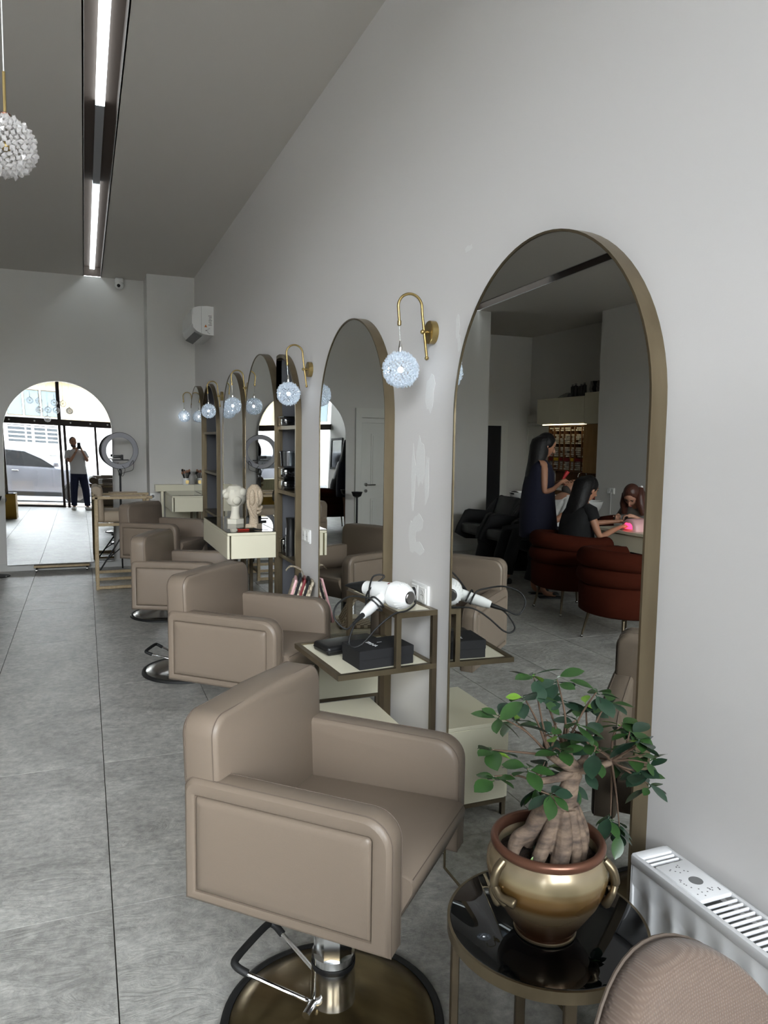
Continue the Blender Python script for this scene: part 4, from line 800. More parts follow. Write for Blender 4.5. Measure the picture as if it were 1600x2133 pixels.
for z, x in ((0.10, X1), (0.67, 0), (0.67, X1)): g = G(); g.rbox(x, Y1 / 2, z, 0.028, Y1 - 0.03, 0.03, 0.004, 1); g.obj('cross_rail', Wd, t)
g = G(); g.rbox(0.27, Y1 / 2, 0.745, 0.46, 0.45, 0.12, 0.03, 4); g.obj('seat_cushion', M['cushion'], t)
g = G(); g.rbox(0.035, Y1 / 2, 0.87, 0.075, 0.50, 0.36, 0.03, 4, rot=(0, -0.05, 0)); g.obj('back_cushion', M['cushion'], t)
g = G(); g.tube([(0.0, -0.005, 1.02), (0.0, Y1 + 0.005, 1.02)], 0.042, 16); g.obj('back_roll', M['cushion'], t)

# ring light
t = thing('ring_light', 'grey ring light on a black tripod in front of the floor mirror', 'ring light', (0.375, 9.02, 0))
g = G(); g.lathe([(0.165, -0.014), (0.205, -0.014), (0.212, -0.006), (0.212, 0.010), (0.160, 0.010), (0.156, 0.0)], 56, cap=False); rg = g
mm = Matrix.Translation((0, 0, 1.41)) @ Euler((-PI / 2, 0, 0.25)).to_matrix().to_4x4() @ Matrix.Scale(0.98, 4)
vs2 = rg.v; g = G(); R_ = []
for k in range(56):
    a = 2 * PI * k / 56; R_.append([((0.182 + q[0]) * math.cos(a), (0.182 + q[0]) * math.sin(a), q[1]) for q in ((-0.024, -0.010), (0.024, -0.010), (0.028, 0.0), (0.024, 0.014), (-0.024, 0.014), (-0.028, 0.0))])
R_.append(R_[0]); g.loft(R_, False).tf(mm); g.obj('ring', M['ringw'], t)
g = G(); R_ = []
for k in range(57):
    a = 2 * PI * k / 56; R_.append([((0.182 + q[0]) * math.cos(a), (0.182 + q[0]) * math.sin(a), q[1]) for q in ((0.0262, -0.006), (0.030, -0.004), (0.030, 0.016), (-0.026, 0.016), (-0.026, 0.012), (0.0262, 0.012))])
g.loft(R_, False).tf(mm); g.obj('ring_back', M['black'], t)
g = G(); g.tube([(0, 0.03, 0.30), (0, 0.03, 1.20)], 0.011, 12); g.obj('pole', M['black'], t)
g = G(); g.rbox(0, 0.03, 1.16, 0.035, 0.035, 0.07, 0.008, 2); g.rbox(0.0, 0.02, 1.225, 0.028, 0.03, 0.05, 0.006, 2); g.obj('ball_head', M['black'], t)
g = G(); g.rbox(0.0, 0.0, 1.305, 0.19, 0.02, 0.012, 0.003, 1); g.rbox(-0.02, -0.01, 1.345, 0.10, 0.03, 0.035, 0.008, 2); g.rbox(0.02, -0.01, 1.335, 0.03, 0.03, 0.06, 0.006, 2); g.obj('phone_bracket', M['black'], t)
for k, a in enumerate((-2.7, -0.5, 1.5)):
    g = G(); g.tube([(0, 0.03, 0.42), (0.30 * math.cos(a), 0.03 + 0.30 * math.sin(a), 0.012)], 0.009, 8); g.obj('leg', M['black'], t)
    g = G(); g.tube([(0, 0.03, 0.30), (0.19 * math.cos(a), 0.03 + 0.19 * math.sin(a), 0.168)], 0.006, 6); g.obj('leg_strut', M['black'], t)
g = G(); g.tube(curve_pts([(0.0, 0, 1.26), (0.05, -0.01, 1.20), (0.02, -0.01, 1.12), (-0.03, 0, 1.2), (-0.02, 0, 1.28)], 6), 0.0025, 6); g.tube(curve_pts([(0.10, 0.0, 1.24), (0.14, 0.0, 1.30), (0.14, 0, 1.2), (0.07, 0, 1.17), (0.01, 0.01, 1.15)], 6), 0.0025, 6); g.obj('cable', M['rubber'], t)

# ------------------------------------------------------------------ black glass side table
TX, TY, TZ, TR = 0.890, 1.260, 0.545, 0.2105
t = thing('side_table', 'round black glass side table on bronze legs carrying the ficus', 'table', (TX, TY, 0))
g = G(); g.lathe([(0.0, TZ - 0.008), (TR - 0.006, TZ - 0.008), (TR - 0.006, TZ - 0.001), (TR - 0.008, TZ), (0, TZ)], 72, cap=False); g.obj('glass_top', M['blackglass'], t, angle=40)
g = G(); g.lathe([(TR - 0.006, TZ - 0.001), (TR, TZ - 0.001), (TR, TZ - 0.026), (TR - 0.016, TZ - 0.026), (TR - 0.016, TZ - 0.010), (TR - 0.006, TZ - 0.010)], 72, cap=False); g.obj('rim', M['bronze'], t, angle=40)
for a in (-0.30, 1.25, 2.83, 4.35):
    x, y = (TR - 0.016) * math.cos(a), (TR - 0.016) * math.sin(a); g = G(); g.rbox(0, 0, (TZ - 0.024) / 2, 0.016, 0.024, TZ - 0.028, 0.002, 1); g.obj('leg', M['bronzed'], t, (x, y, 0), (0, 0, a))
for a0 in (0,):
    g = G(); g.tube([((TR - 0.02) * math.cos(a0 + k * PI / 24), (TR - 0.02) * math.sin(a0 + k * PI / 24), 0.03) for k in range(48)], 0.006, 8, closed=True); g.obj('foot_ring', M['bronzed'], t)

# ------------------------------------------------------------------ potted ficus
PX, PY, PZ = 0.952, 1.355, 0.4525
t = thing('potted_ficus', 'bonsai ficus with bulbous roots in a gold glazed pot on the side table', 'plant', (PX * 0.9136, PY * 0.9136, TZ + 0.0005)); t.scale = (0.9136, 0.9136, 0.9136)
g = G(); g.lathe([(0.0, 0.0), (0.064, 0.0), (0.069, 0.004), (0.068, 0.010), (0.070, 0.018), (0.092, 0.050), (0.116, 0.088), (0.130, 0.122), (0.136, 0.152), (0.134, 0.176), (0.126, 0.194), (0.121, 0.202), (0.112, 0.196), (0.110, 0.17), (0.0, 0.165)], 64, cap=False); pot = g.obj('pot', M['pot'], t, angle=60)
g = G(); g.lathe([(0.112, 0.198), (0.121, 0.199), (0.127, 0.206), (0.128, 0.214), (0.124, 0.221), (0.116, 0.222), (0.111, 0.216), (0.110, 0.20)], 64, cap=False); g.obj('copper_rim', M['rim'], pot, angle=60)
g = G(); g.lathe([(0.066, 0.0005), (0.0705, 0.003), (0.0705, 0.007), (0.066, 0.010)], 48, cap=False); g.obj('foot_ring', M['bronze'], pot)
for a in (math.radians(205), math.radians(25), math.radians(-20)):
    if a < 0: continue
for a in (math.radians(188), math.radians(-48)):
    e = Matrix.Rotation(a, 4, 'Z'); g = G()
    g.tube(curve_pts([(0.126, 0, 0.196), (0.143, 0, 0.180), (0.150, 0, 0.156), (0.146, 0, 0.138), (0.138, 0.0, 0.134)], 5), [0.010] * 12 + [0.008] * 9, 10)
    for s in (-1, 0, 1):
        g.tube(curve_pts([(0.150, 0.0, 0.148), (0.147, s * 0.014 + 0.004, 0.132), (0.138, s * 0.022 + 0.014, 0.120 + 0.008 * s), (0.131, s * 0.026 + 0.024, 0.112 + 0.014 * s)], 4), [0.006, 0.0065, 0.007, 0.0075, 0.008, 0.0085, 0.009, 0.0095, 0.010, 0.0105, 0.011, 0.0105, 0.009], 10)
    g.tf(e); g.obj('lug_handle', M['bronze'], pot, angle=70)['label'] = 'moulded golden lug handle'
g = G(); rs = random.Random(5); N = 26; vs = []; fs = []
for i in range(11):
    for j in range(N):
        r_ = 0.1105 * i / 10; a = 2 * PI * j / N; vs.append((r_ * math.cos(a), r_ * math.sin(a), 0.178 + (rs.random() - .5) * 0.009 + 0.018 * max(0, 1 - i / 7)))
for i in range(10):
    for j in range(N): fs.append((i * N + j, i * N + (j + 1) % N, (i + 1) * N + (j + 1) % N, (i + 1) * N + j))
g.add(vs, fs); so = g.obj('soil', M['soil'], t, angle=80); so['kind'] = 'stuff'
# trunk with fat aerial roots, fused by a voxel remesh
def w2l(p): return (p[0] - PX, p[1] - PY, p[2] - PZ)
g = G()
def root(pts, rr): P_ = curve_pts(pts, 5); n = len(P_); k = len(rr) - 1; g.tube(P_, [rr[min(int(i / (n - 1) * k), k - 1)] * (1 - (i / (n - 1) * k - min(int(i / (n - 1) * k), k - 1))) + rr[min(int(i / (n - 1) * k), k - 1) + 1] * (i / (n - 1) * k - min(int(i / (n - 1) * k), k - 1)) for i in range(n)], 14)
top = w2l((1.0, 1.35, 0.775))
root([(0.03, 0.01, 0.175), (0.030, 0.012, 0.24), (0.036, 0.006, 0.285), top, (0.062, 0.004, 0.36)], [0.030, 0.036, 0.033, 0.022, 0.016])
root([(-0.020, -0.074, 0.170), (-0.018, -0.070, 0.195), (0.0, -0.058, 0.235), (0.022, -0.026, 0.285)], [0.009, 0.0205, 0.021, 0.013])
root([(-0.072, -0.050, 0.186), (-0.056, -0.050, 0.208), (-0.026, -0.038, 0.245), (0.012, -0.014, 0.288)], [0.008, 0.0160, 0.0165, 0.013])
root([(-0.090, -0.008, 0.168), (-0.094, -0.006, 0.200), (-0.078, 0.000, 0.228), (-0.048, -0.002, 0.242), (-0.01, -0.002, 0.285)], [0.007, 0.0135, 0.018, 0.019, 0.016])
root([(-0.045, 0.012, 0.20), (-0.036, 0.004, 0.25), (-0.010, 0.0, 0.29), (0.028, 0.0, 0.31)], [0.012, 0.019, 0.019, 0.014])
root([(0.024, -0.068, 0.173), (0.031, -0.062, 0.222), (0.040, -0.028, 0.285)], [0.009, 0.0135, 0.012])
root([(0.054, -0.056, 0.174), (0.058, -0.050, 0.225), (0.050, -0.022, 0.29)], [0.007, 0.0110, 0.011])
root([(0.080, -0.028, 0.176), (0.080, -0.024, 0.23), (0.058, -0.012, 0.29)], [0.008, 0.012, 0.012])
root([(0.098, -0.010, 0.172), (0.092, -0.006, 0.22), (0.064, 0.0, 0.29)], [0.004, 0.0075, 0.010])
root([(0.015, 0.045, 0.18), (0.02, 0.038, 0.24), (0.03, 0.014, 0.29)], [0.018, 0.022, 0.018])
root([(-0.040, -0.072, 0.168), (-0.055, -0.050, 0.192), (-0.035, -0.030, 0.24)], [0.003, 0.005, 0.005])
tk = g.obj('trunk', M['bark'], t, angle=80)
rm = tk.modifiers.new('remesh', 'REMESH'); rm.mode = 'VOXEL'; rm.voxel_size = 0.0022; rm.use_smooth_shade = True
sm = tk.modifiers.new('smooth', 'SMOOTH'); sm.iterations = 1; sm.factor = 0.5
tx = bpy.data.textures.new('barkrings', 'CLOUDS'); tx.noise_scale = 0.012; dp = tk.modifiers.new('disp', 'DISPLACE'); dp.texture = tx; dp.strength = 0.0016; dp.mid_level = 0.5; dp.texture_coords = 'LOCAL'
CL = [(0.791, 1.312, 0.986), (0.762, 1.289, 0.928), (0.801, 1.341, 0.843), (0.863, 1.298, 1.067), (0.83, 1.282, 1.033), (0.952, 1.342, 1.04), (0.982, 1.435, 0.969), (1.021, 1.414, 0.954), (1.084, 1.408, 0.939), (1.034, 1.31, 1.011), (1.114, 1.367, 0.959), (0.99, 1.32, 0.95), (0.915, 1.301, 0.938), (0.93, 1.289, 0.901), (0.861, 1.309, 0.863), (0.973, 1.437, 0.744), (1.032, 1.419, 0.79), (1.055, 1.415, 0.759), (0.985, 1.414, 0.813), (1.009, 1.305, 0.912), (1.047, 1.326, 0.866), (1.15, 1.36, 0.903), (1.139, 1.32, 0.904), (1.12, 1.266, 0.901), (1.155, 1.27, 0.846), (1.127, 1.272, 0.832), (1.15, 1.266, 0.803), (1.12, 1.35, 0.692), (1.14, 1.34, 0.659), (1.147, 1.369, 0.811), (0.937, 1.324, 0.785), (1.098, 1.434, 0.774), (0.87, 1.373, 0.944), (1.152, 1.319, 0.859)]
br = Vector(w2l((1.02, 1.352, 0.815))); hubs = [Vector(w2l(p)) for p in ((0.93, 1.33, 0.875), (0.98, 1.34, 0.885), (1.05, 1.35, 0.875), (1.10, 1.33, 0.835), (0.90, 1.34, 0.815), (1.0, 1.38, 0.87))]
g = G()
for h in hubs: g.tube(curve_pts([top, br, (br + h) / 2 + Vector((0.006, 0.004, -0.008)), h], 4), [0.015] * 4 + [0.011] * 4 + [0.008] * 5, 8)
g.obj('main_branch', M['bark'], t, angle=80)
for k, p in enumerate(CL):
    q = Vector(w2l(p)); h = min(hubs, key=lambda c: (c - q).length + (0.06 if c.z > q.z + 0.02 else 0)); m_ = (h + q) / 2 + Vector((rs.uniform(-.015, .015), rs.uniform(-.01, .01), rs.uniform(-0.005, 0.018)))
    g = G(); g.tube(curve_pts([h, m_, q], 4), [0.0032, 0.003, 0.0028, 0.0026, 0.0023, 0.0021, 0.0018, 0.0016, 0.0014], 6); g.obj('twig', M['twig'], t, angle=80)
for k in range(16):
    h = rs.choice(hubs); d_ = Vector((rs.uniform(-1, 1), rs.uniform(-.6, .6), rs.uniform(0.1, 1))).normalized() * rs.uniform(.03, .08)
    g = G(); g.tube([h, h + d_ * .5 + Vector((0.004, 0, 0)), h + d_], [0.003, 0.0022, 0.001], 5); g.obj('bare_twig', M['twig'], t)
def leaf_mesh(name, m, L, w):
    g = G(); vs = []; fs = []; n = 7; prof = [0.05, 0.55, 0.88, 1.0, 0.92, 0.62, 0.02]
    for i in range(n):
        x = L * (0.10 + 0.90 * i / (n - 1)); ww = w * prof[i]; dz = -0.12 * L * (i / (n - 1)) ** 2
        vs += [(x, -ww, dz + 0.16 * ww), (x, 0, dz - 0.0 * ww), (x, ww, dz + 0.16 * ww)]
    for i in range(n - 1):
        for j in (0, 1): fs.append((i * 3 + j, i * 3 + j + 1, (i + 1) * 3 + j + 1, (i + 1) * 3 + j))
    g.add(vs, fs); g.tube([(0, 0, 0), (L * 0.12, 0, 0)], 0.0011, 4); return g
lm = []
for nm, mt, L, w in (('leaf', 'leaf', 0.060, 0.0150), ('leaf', 'leafd', 0.066, 0.0170), ('leaf', 'leaf', 0.048, 0.0120), ('leaf', 'leafl', 0.046, 0.0125), ('leaf', 'leafd', 0.054, 0.0170)):
    o = leaf_mesh(nm, M[mt], L, w).obj(nm, M[mt], t, angle=80); lm.append(o)
used = set(); cen = Vector((0.06, 0, 0.38))
for k, p in enumerate(CL):
    q = Vector(w2l(p)); out = (q - cen); n = rs.choice((5, 6, 7, 7))
    low = q.z < 0.30 + 0.02
    for j in range(n):
        a = 2 * PI * j / n + rs.random(); tilt = rs.uniform(-0.15, 0.75) if not low else rs.uniform(0.5, 1.2)
        i = rs.choices(range(5), (5, 4, 3, 0.9, 3))[0]
        if i not in used: o = lm[i]; used.add(i)
        else: o = lm[i].copy(); C.objects.link(o)
        o.location = q + Vector((rs.uniform(-.004, .004), rs.uniform(-.004, .004), rs.uniform(-.012, .006)))
        o.rotation_euler = (rs.uniform(-0.5, 0.5), tilt - 0.25, a); s_ = rs.uniform(0.72, 1.22); o.scale = (s_, s_, s_)
for k, (x, y, z, a, b_) in enumerate(((-0.078, -0.06, 0.182, 0.5, -1.25), (-0.055, -0.065, 0.185, 1.5, -0.9))):
    o = lm[3 if k == 0 else 1].copy(); C.objects.link(o); o.location = (x, y, z); o.rotation_euler = (0.4, b_, a); o.scale = (.8, .8, .8)

# ------------------------------------------------------------------ radiator
t = thing('radiator', 'white panel radiator with slatted top grille on the wall by the window', 'radiator', (WX, 0, 0))
RY0, RY1, RZ0, RZ1, RXF, RXB = -0.35, 1.262, 0.12, 0.645, -0.122, -0.030
g = G(); g.box(RXB + 0.008, (RY0 + RY1) / 2, (RZ0 + RZ1) / 2 - 0.01, 0.012, RY1 - RY0 - 0.02, RZ1 - RZ0 - 0.04); g.obj('rear_panel', M['radiator'], t, smooth=False)
g = G(); n = 0; yy = RY0; prof = []; pitch = 0.0335
# front panel with pressed vertical channels
zs_ = [RZ0, RZ0 + 0.035, RZ0 + 0.055, RZ1 - 0.085, RZ1 - 0.062, RZ1 - 0.012]; dep = [0, 0, 1, 1, 0, 0]; ys = []; k = 0
y = RY0
while y < RY1 - 0.001: 
    for f_, d_ in ((0, 0), (0.25, 0), (0.38, 1), (0.87, 1)): ys.append((y + f_ * pitch * 2, d_))
    y += pitch * 2
ys = [q for q in ys if q[0] < RY1] + [(RY1, 0)]; vs = [(RXF + 0.010 * d2 * d1, a, z) for z, d1 in zip(zs_, dep) for a, d2 in ys]; m_ = len(ys)
fs = [(i * m_ + j, i * m_ + j + 1, (i + 1) * m_ + j + 1, (i + 1) * m_ + j) for i in range(5) for j in range(m_ - 1)]
g.add(vs, fs); g.obj('front_panel', M['radiator'], t, angle=50)
g = G(); g.rbox((RXF + RXB) / 2, RY1 - 0.004, (RZ0 + RZ1) / 2, RXB - RXF, 0.008, RZ1 - RZ0, 0.003, 2); g.obj('end_cover', M['radiator'], t)
g = G(); g.rbox(RXF + 0.003, (RY0 + RY1) / 2, RZ1 - 0.008, 0.014, RY1 - RY0, 0.024, 0.005, 2); g.obj('front_rim', M['radiator'], t)
g = G(); g.rbox(RXB + 0.002, (RY0 + RY1) / 2, RZ1 - 0.003, 0.010, RY1 - RY0, 0.012, 0.003, 2); g.obj('rear_rim', M['radiator'], t)
g = G(); g.rbox((RXF + RXB) / 2, RY1 - 0.012, RZ1 - 0.002, RXB - RXF, 0.026, 0.012, 0.003, 2); g.obj('end_rim', M['radiator'], t)
y = RY1 - 0.034
for k in range(100):
    if y < RY0 + 0.02: break
    if not (RY1 - 0.20 < y < RY1 - 0.062):
        g = G(); g.rbox((RXF + RXB) / 2 + 0.002, 0, 0, RXB - RXF - 0.012, 0.0055, 0.007, 0.0018, 1)
        if k == 0: sl = g.obj('grille_slat', M['radiator'], t, (0, y, RZ1 - 0.001)); 
        else: o = sl.copy(); C.objects.link(o); o.location.y = y
    y -= 0.0145
g = G(); g.box((RXF + RXB) / 2, (RY0 + RY1) / 2, RZ1 - 0.06, RXB - RXF - 0.03, RY1 - RY0 - 0.05, 0.004); g.obj('convector_fin', M['steel'], t, smooth=False)
g = G(); g.rbox((RXF + RXB) / 2 + 0.004, RY1 - 0.128, RZ1 + 0.001, RXB - RXF - 0.010, 0.130, 0.010, 0.003, 2); gp = g.obj('scent_plate', M['radiator'], t)
g = G(); g.lathe([(0.0145, 0), (0.0145, 0.0005)], 24, ((RXF + RXB) / 2 + 0.006, RY1 - 0.135, RZ1 + 0.0058)); g.obj('round_hole', M['greyink'], gp)
rs2 = random.Random(9)
for k in range(34):
    x = (RXF + RXB) / 2 + 0.004 + rs2.uniform(-0.032, 0.032); y = RY1 - 0.128 + rs2.uniform(-0.055, 0.055)
    if math.hypot(x - (RXF + RXB) / 2 - 0.006, y - RY1 + 0.135) < 0.02: continue
    g = G(); g.lathe([(0.0017, 0), (0.0017, 0.0004)], 8, (x, y, RZ1 + 0.0058)); g.obj('small_hole', M['greyink'], gp)

# ------------------------------------------------------------------ taupe woven chair, back toward us at the lower right
t = thing('lounge_chair', 'taupe woven upholstered chair with rounded shell back, beside the radiator', 'chair', (0.822, 0.558, 0), 0.24)
def shell(w, h, z0):
    pts = []
    for k in range(33): a = PI * k / 32; pts.append((w * math.cos(a) * (1 if abs(math.cos(a)) < .98 else 1), z0 + h * (math.sin(a) ** 0.727)))
    return pts
g = G(); rings = []
for d_, k in ((-0.030, 0.94), (-0.026, 0.985), (-0.012, 1.0), (0.012, 1.0), (0.026, 0.985), (0.030, 0.94)):
    ring = []
    for x, z in shell(0.252 * k, 0.418 * k, 0.40): ring.append((x, 0.20 + d_ - 0.9 * x * x * 1.2 + 0.12 * (z - 0.4), z))
    rings.append(ring)
g.loft(rings); bk = g.obj('backrest', M['fabric'], t, angle=60)
g = G(); g.tube([(x, 0.20 + 0.028 - 0.9 * x * x * 1.2 + 0.12 * (z - 0.4), z) for x, z in shell(0.252 * 0.99, 0.418 * 0.99, 0.40)], 0.003, 6); g.obj('piping', M['seam'], bk)
g = G(); g.rbox(0, -0.03, 0.42, 0.44, 0.44, 0.12, 0.05, 4); g.obj('seat', M['fabric'], t, angle=60)
for sx in (-1, 1):
    for sy in (-1, 1): g = G(); g.tube([(sx * 0.16, sy * 0.15 - 0.03, 0.37), (sx * 0.21, sy * 0.20 - 0.03, 0.0)], [0.014, 0.009], 12); g.obj('leg', M['bronzed'], t)

# ------------------------------------------------------------------ back rooms seen in the mirrors
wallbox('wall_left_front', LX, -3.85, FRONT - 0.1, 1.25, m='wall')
def panel_door(name, w, h, m='doorp'):
    """door leaf with casing, local x along the width, facing -y"""
    t = bpy.data.objects.new(name, None); C.objects.link(t); t['kind'] = 'structure'
    g = G(); g.box(w / 2, 0.0, h / 2, w, 0.04, h); g.obj('leaf', M[m], t, smooth=False)
    for z0, z1 in ((0.12, 0.78), (0.95, h - 0.14)):
        for k, (i, d) in enumerate(((0.0, 0.026), (0.028, 0.022))):
            g = G(); a0, a1, b0, b1 = 0.13 + i, w - 0.13 - i, z0 + i, z1 - i
            for x0, x1, c0, c1 in ((a0, a1, b0, b0 + .014), (a0, a1, b1 - .014, b1), (a0, a0 + .014, b0 + .014, b1 - .014), (a1 - .014, a1, b0 + .014, b1 - .014)): g.box((x0 + x1) / 2, -d, (c0 + c1) / 2, x1 - x0, 0.014, c1 - c0)
            g.obj('panel_moulding', M[m], t, smooth=False)
    g = G()
    for x0, x1, z0, z1 in ((-0.09, -0.005, 0, h + 0.20), (w + 0.005, w + 0.09, 0, h + 0.20), (-0.005, w + 0.005, h + 0.005, h + 0.06), (-0.005, w + 0.005, h + 0.075, h + 0.20)): g.box((x0 + x1) / 2, -0.012, (z0 + z1) / 2, x1 - x0, 0.04, z1 - z0)
    g.obj('casing', M[m], t, smooth=False); return t
def door_handle(t, x, z):
    g = G(); g.lathe([(0.024, -0.034), (0.024, -0.022)], 16, (x, 0, z), 'Y'); g.tube([(x, -0.03, z), (x, -0.065, z), (x + 0.015, -0.07, z), (x + 0.125, -0.07, z)], 0.008, 8); g.lathe([(0.022, -0.034), (0.022, -0.022)], 16, (x, 0, z - 0.085), 'Y'); g.obj('handle', M['steel'], t)
d1 = panel_door('door_1', 0.80, 1.80); d1.location = (-1.10, FY - 0.012, 0); d1.rotation_euler = (0, 0, 0); d1.scale = (-1, 1, 1); door_handle(d1, 0.06, 0.97)
d2 = panel_door('door_2', 0.75, 1.86); d2.location = (-4.985, 10.72, 0); d2.rotation_euler = (0, 0, PI / 2)
# doorway in the back wall: a flat black sheet stands in for its shade
g = G(); g.box(-4.02, 11.492, 0.93, 0.78, 0.014, 1.86); struct(g.obj('doorway_shade', M['blackm'], smooth=False)); g = G()
for x0, x1, z0, z1 in ((-4.54, -4.41, 0, 1.95), (-3.63, -3.50, 0, 1.95), (-4.41, -3.63, 1.86, 1.95)): g.box((x0 + x1) / 2, 11.485, (z0 + z1) / 2, x1 - x0, 0.03, z1 - z0)
struct(g.obj('trim_1', M['doorp'], smooth=False))
# standing ashtray / uplight
t = thing('floor_uplight', 'slim black floor lamp with small bowl head standing by the white door', 'floor lamp', (-0.93, 9.22, 0))
g = G(); g.lathe([(0, 0.03), (0.02, 0.03), (0.13, 0.008), (0.135, 0.0)], 28, cap=False); g.obj('base', M['black'], t)
g = G(); g.tube([(0, 0, 0.02), (0, 0, 0.83)], 0.014, 12); g.obj('pole', M['black'], t); g = G(); g.lathe([(0.02, 0.82), (0.055, 0.84), (0.075, 0.895), (0.07, 0.895), (0.0, 0.86)], 24, cap=False); g.obj('bowl', M['black'], t)
# framed picture and arched shelf by the window
t = thing('framed_picture', 'dark framed glossy picture on bright side wall, seen in second mirror', 'picture', (-3.85, -0.45, 1.33))
g = G()
for y0, y1, z0, z1 in ((-0.5, 0.5, 0.36, 0.42), (-0.5, 0.5, -0.42, -0.36), (-0.5, -0.44, -.36, .36), (0.44, 0.5, -.36, .36)): g.box(0.014, (y0 + y1) / 2, (z0 + z1) / 2, 0.03, y1 - y0, z1 - z0)
g.obj('frame', M['blackm'], t, smooth=False); g = G(); g.box(0.008, 0, 0, 0.008, 0.88, 0.72); g.obj('picture_face', M['carglass'], t, smooth=False)
t = thing('arched_display', 'small arched white wall shelf with bottles beside the framed picture', 'shelf', (-3.85, 0.75, 0.75))
g = G(); g.prism(arch(-0.22, 0.22, 0.98), 0.001, 0.012); g.obj('back_panel', M['greycloth'], t, smooth=False)
for z in (0.12, 0.38, 0.64): g = G(); g.box(0.07, 0, z, 0.14, 0.46, 0.018); g.obj('shelf_board', M['white'], t, smooth=False)
for k in range(9):
    z = 0.12 + 0.26 * (k % 3); q = thing('product_bottle', ('small white bottle', 'small black bottle', 'small white bottle')[k % 3] + ' on the ' + ('lowest', 'middle', 'topmost')[k % 3] + ' board of the arched wall shelf', 'bottle', (-3.78, 0.61 + 0.13 * (k // 3), 0.75 + z + 0.0095), 0, 'bottles on the arched display'); m_ = ('white', 'blackm', 'white')[k % 3]
    g = G(); g.lathe([(0, 0), (0.026, 0), (0.027, 0.12), (0.012, 0.14), (0.012, 0.165), (0, 0.165)], 14, cap=False); g.obj('body', M[m_], q); g = G(); g.lathe([(0.013, 0.15), (0.013, 0.178), (0, 0.178)], 12, cap=False); g.obj('cap', M['steel'], q)

# upper cabinets, tube rack, counter
def cab(label, y0, y1, z0, z1, m='cream', name='wall_cabinet', x1=-4.65, nd=1):
    t = thing(name, label, 'cabinet', (-4.999, (y0 + y1) / 2, z0)); d = x1 + 4.999; w = y1 - y0; h = z1 - z0
    g = G(); g.box(d / 2 - 0.01, 0, h / 2, d - 0.02, w - 0.002, h); g.obj('carcass', M[m], t, smooth=False)
    for k in range(nd): g = G(); g.rbox(d - 0.009, -w / 2 + w / nd * (k + .5), h / 2, 0.018, w / nd - 0.004, h - 0.004, 0.002, 1); g.obj('door', M[m], t)
    return t
cab('long cream overhead cabinet with a warm light strip below, above the tube rack', 9.47, 10.74, 1.88, 2.29, nd=2)
cab('short cream overhead cabinet, raised above the wooden panel door', 9.09, 9.465, 1.865, 2.335)
cab('oak grained cupboard below the short cream cabinet', 9.09, 9.465, 1.125, 1.86, 'oakp')
t = thing('light_strip', 'thin warm LED strip under the long cream cabinet', 'light', (-4.70, 10.05, 1.868)); g = G(); g.box(0, 0, 0, 0.02, 1.15, 0.014); g.obj('diffuser', M['ledwarm'], t, smooth=False); g = G(); g.box(0, 0, 0.009, 0.03, 1.17, 0.005); g.obj('housing', M['steel'], t, smooth=False)
t = thing('tube_rack', 'walnut wall rack packed with small colour tube cartons and red boxes', 'rack', (-4.998, 9.47, 1.13)); RW = 1.16; RH = 0.72
g = G(); g.box(0.005, RW / 2, RH / 2, 0.01, RW, RH); g.obj('back_panel', M['walnut'], t, smooth=False)
ys = [0, 0.17, 0.27, 0.45, 0.56, 0.74, 0.86, 1.02, RW]
for y in ys: g = G(); g.box(0.09, y, RH / 2, 0.17, 0.014, RH); g.obj('divider', M['walnut'], t, smooth=False)
for z in (0, RH): g = G(); g.box(0.09, RW / 2, z, 0.17, RW, 0.014); g.obj('rail', M['walnut'], t, smooth=False)
rb = random.Random(2)
for k in range(len(ys) - 1):
    y0, y1 = ys[k] + 0.012, ys[k + 1] - 0.012
    if k == 0:
        for z0, z1, mm_ in ((0.02, 0.10, 'redbox'), (0.14, 0.29, 'redbox'), (0.33, 0.39, 'redbox'), (0.42, 0.49, 'redbox'), (0.55, 0.60, 'redbox'), (0.62, 0.69, 'greycloth')):
            g = G(); g.rbox(0.09, (y0 + y1) / 2, (z0 + z1) / 2, 0.13, y1 - y0, z1 - z0, 0.004, 1); g.obj('stacked_box', M[mm_], t)['label'] = 'bright red carton' if mm_ == 'redbox' else 'grey carton'
            g = G(); g.box(0.09, (ys[k] + ys[k + 1]) / 2, z0 - 0.008, 0.16, ys[k + 1] - ys[k], 0.008); g.obj('rack_shelf', M['walnut'], t, smooth=False)
        continue
    g = G(); z = 0.015; row = 0
    while z < RH - 0.04:
        if row % 6 == 5: z += 0.045; row += 1; continue
        n = max(1, int((y1 - y0) / 0.042)); 
        for j in range(n):
            if rb.random() < 0.08: continue
            yy = y0 + (j + .5) * (y1 - y0) / n; g.box(0.10 + rb.uniform(-.012, .008), yy, z + 0.013, 0.12, (y1 - y0) / n - 0.006, 0.024, rot=(rb.uniform(-.05, .05), 0, 0))
        z += 0.0325; row += 1
    o = g.obj('tube_cartons', M['boxw'], t, smooth=False); o['kind'] = 'stuff'
    g = G(); g.box(0.12, (y0 + y1) / 2, 0.18, 0.10, y1 - y0 - 0.01, 0.05); g.obj('label_strip', M['dred' if k % 3 else 'yellow'], t, smooth=False)
t = thing('wash_counter', 'dark washstand counter with walnut splashback under the tube rack', 'counter', (-4.999, 9.90, 0))
g = G(); g.rbox(0.27, 0, 0.43, 0.52, 1.50, 0.82, 0.004, 1); g.obj('carcass', M['walnut'], t); g = G(); g.rbox(0.28, 0, 0.86, 0.56, 1.54, 0.035, 0.004, 1); g.obj('worktop', M['whitem'], t); g = G(); g.box(0.008, 0, 0.995, 0.014, 1.54, 0.23); g.obj('splashback', M['walnut'], t, smooth=False)
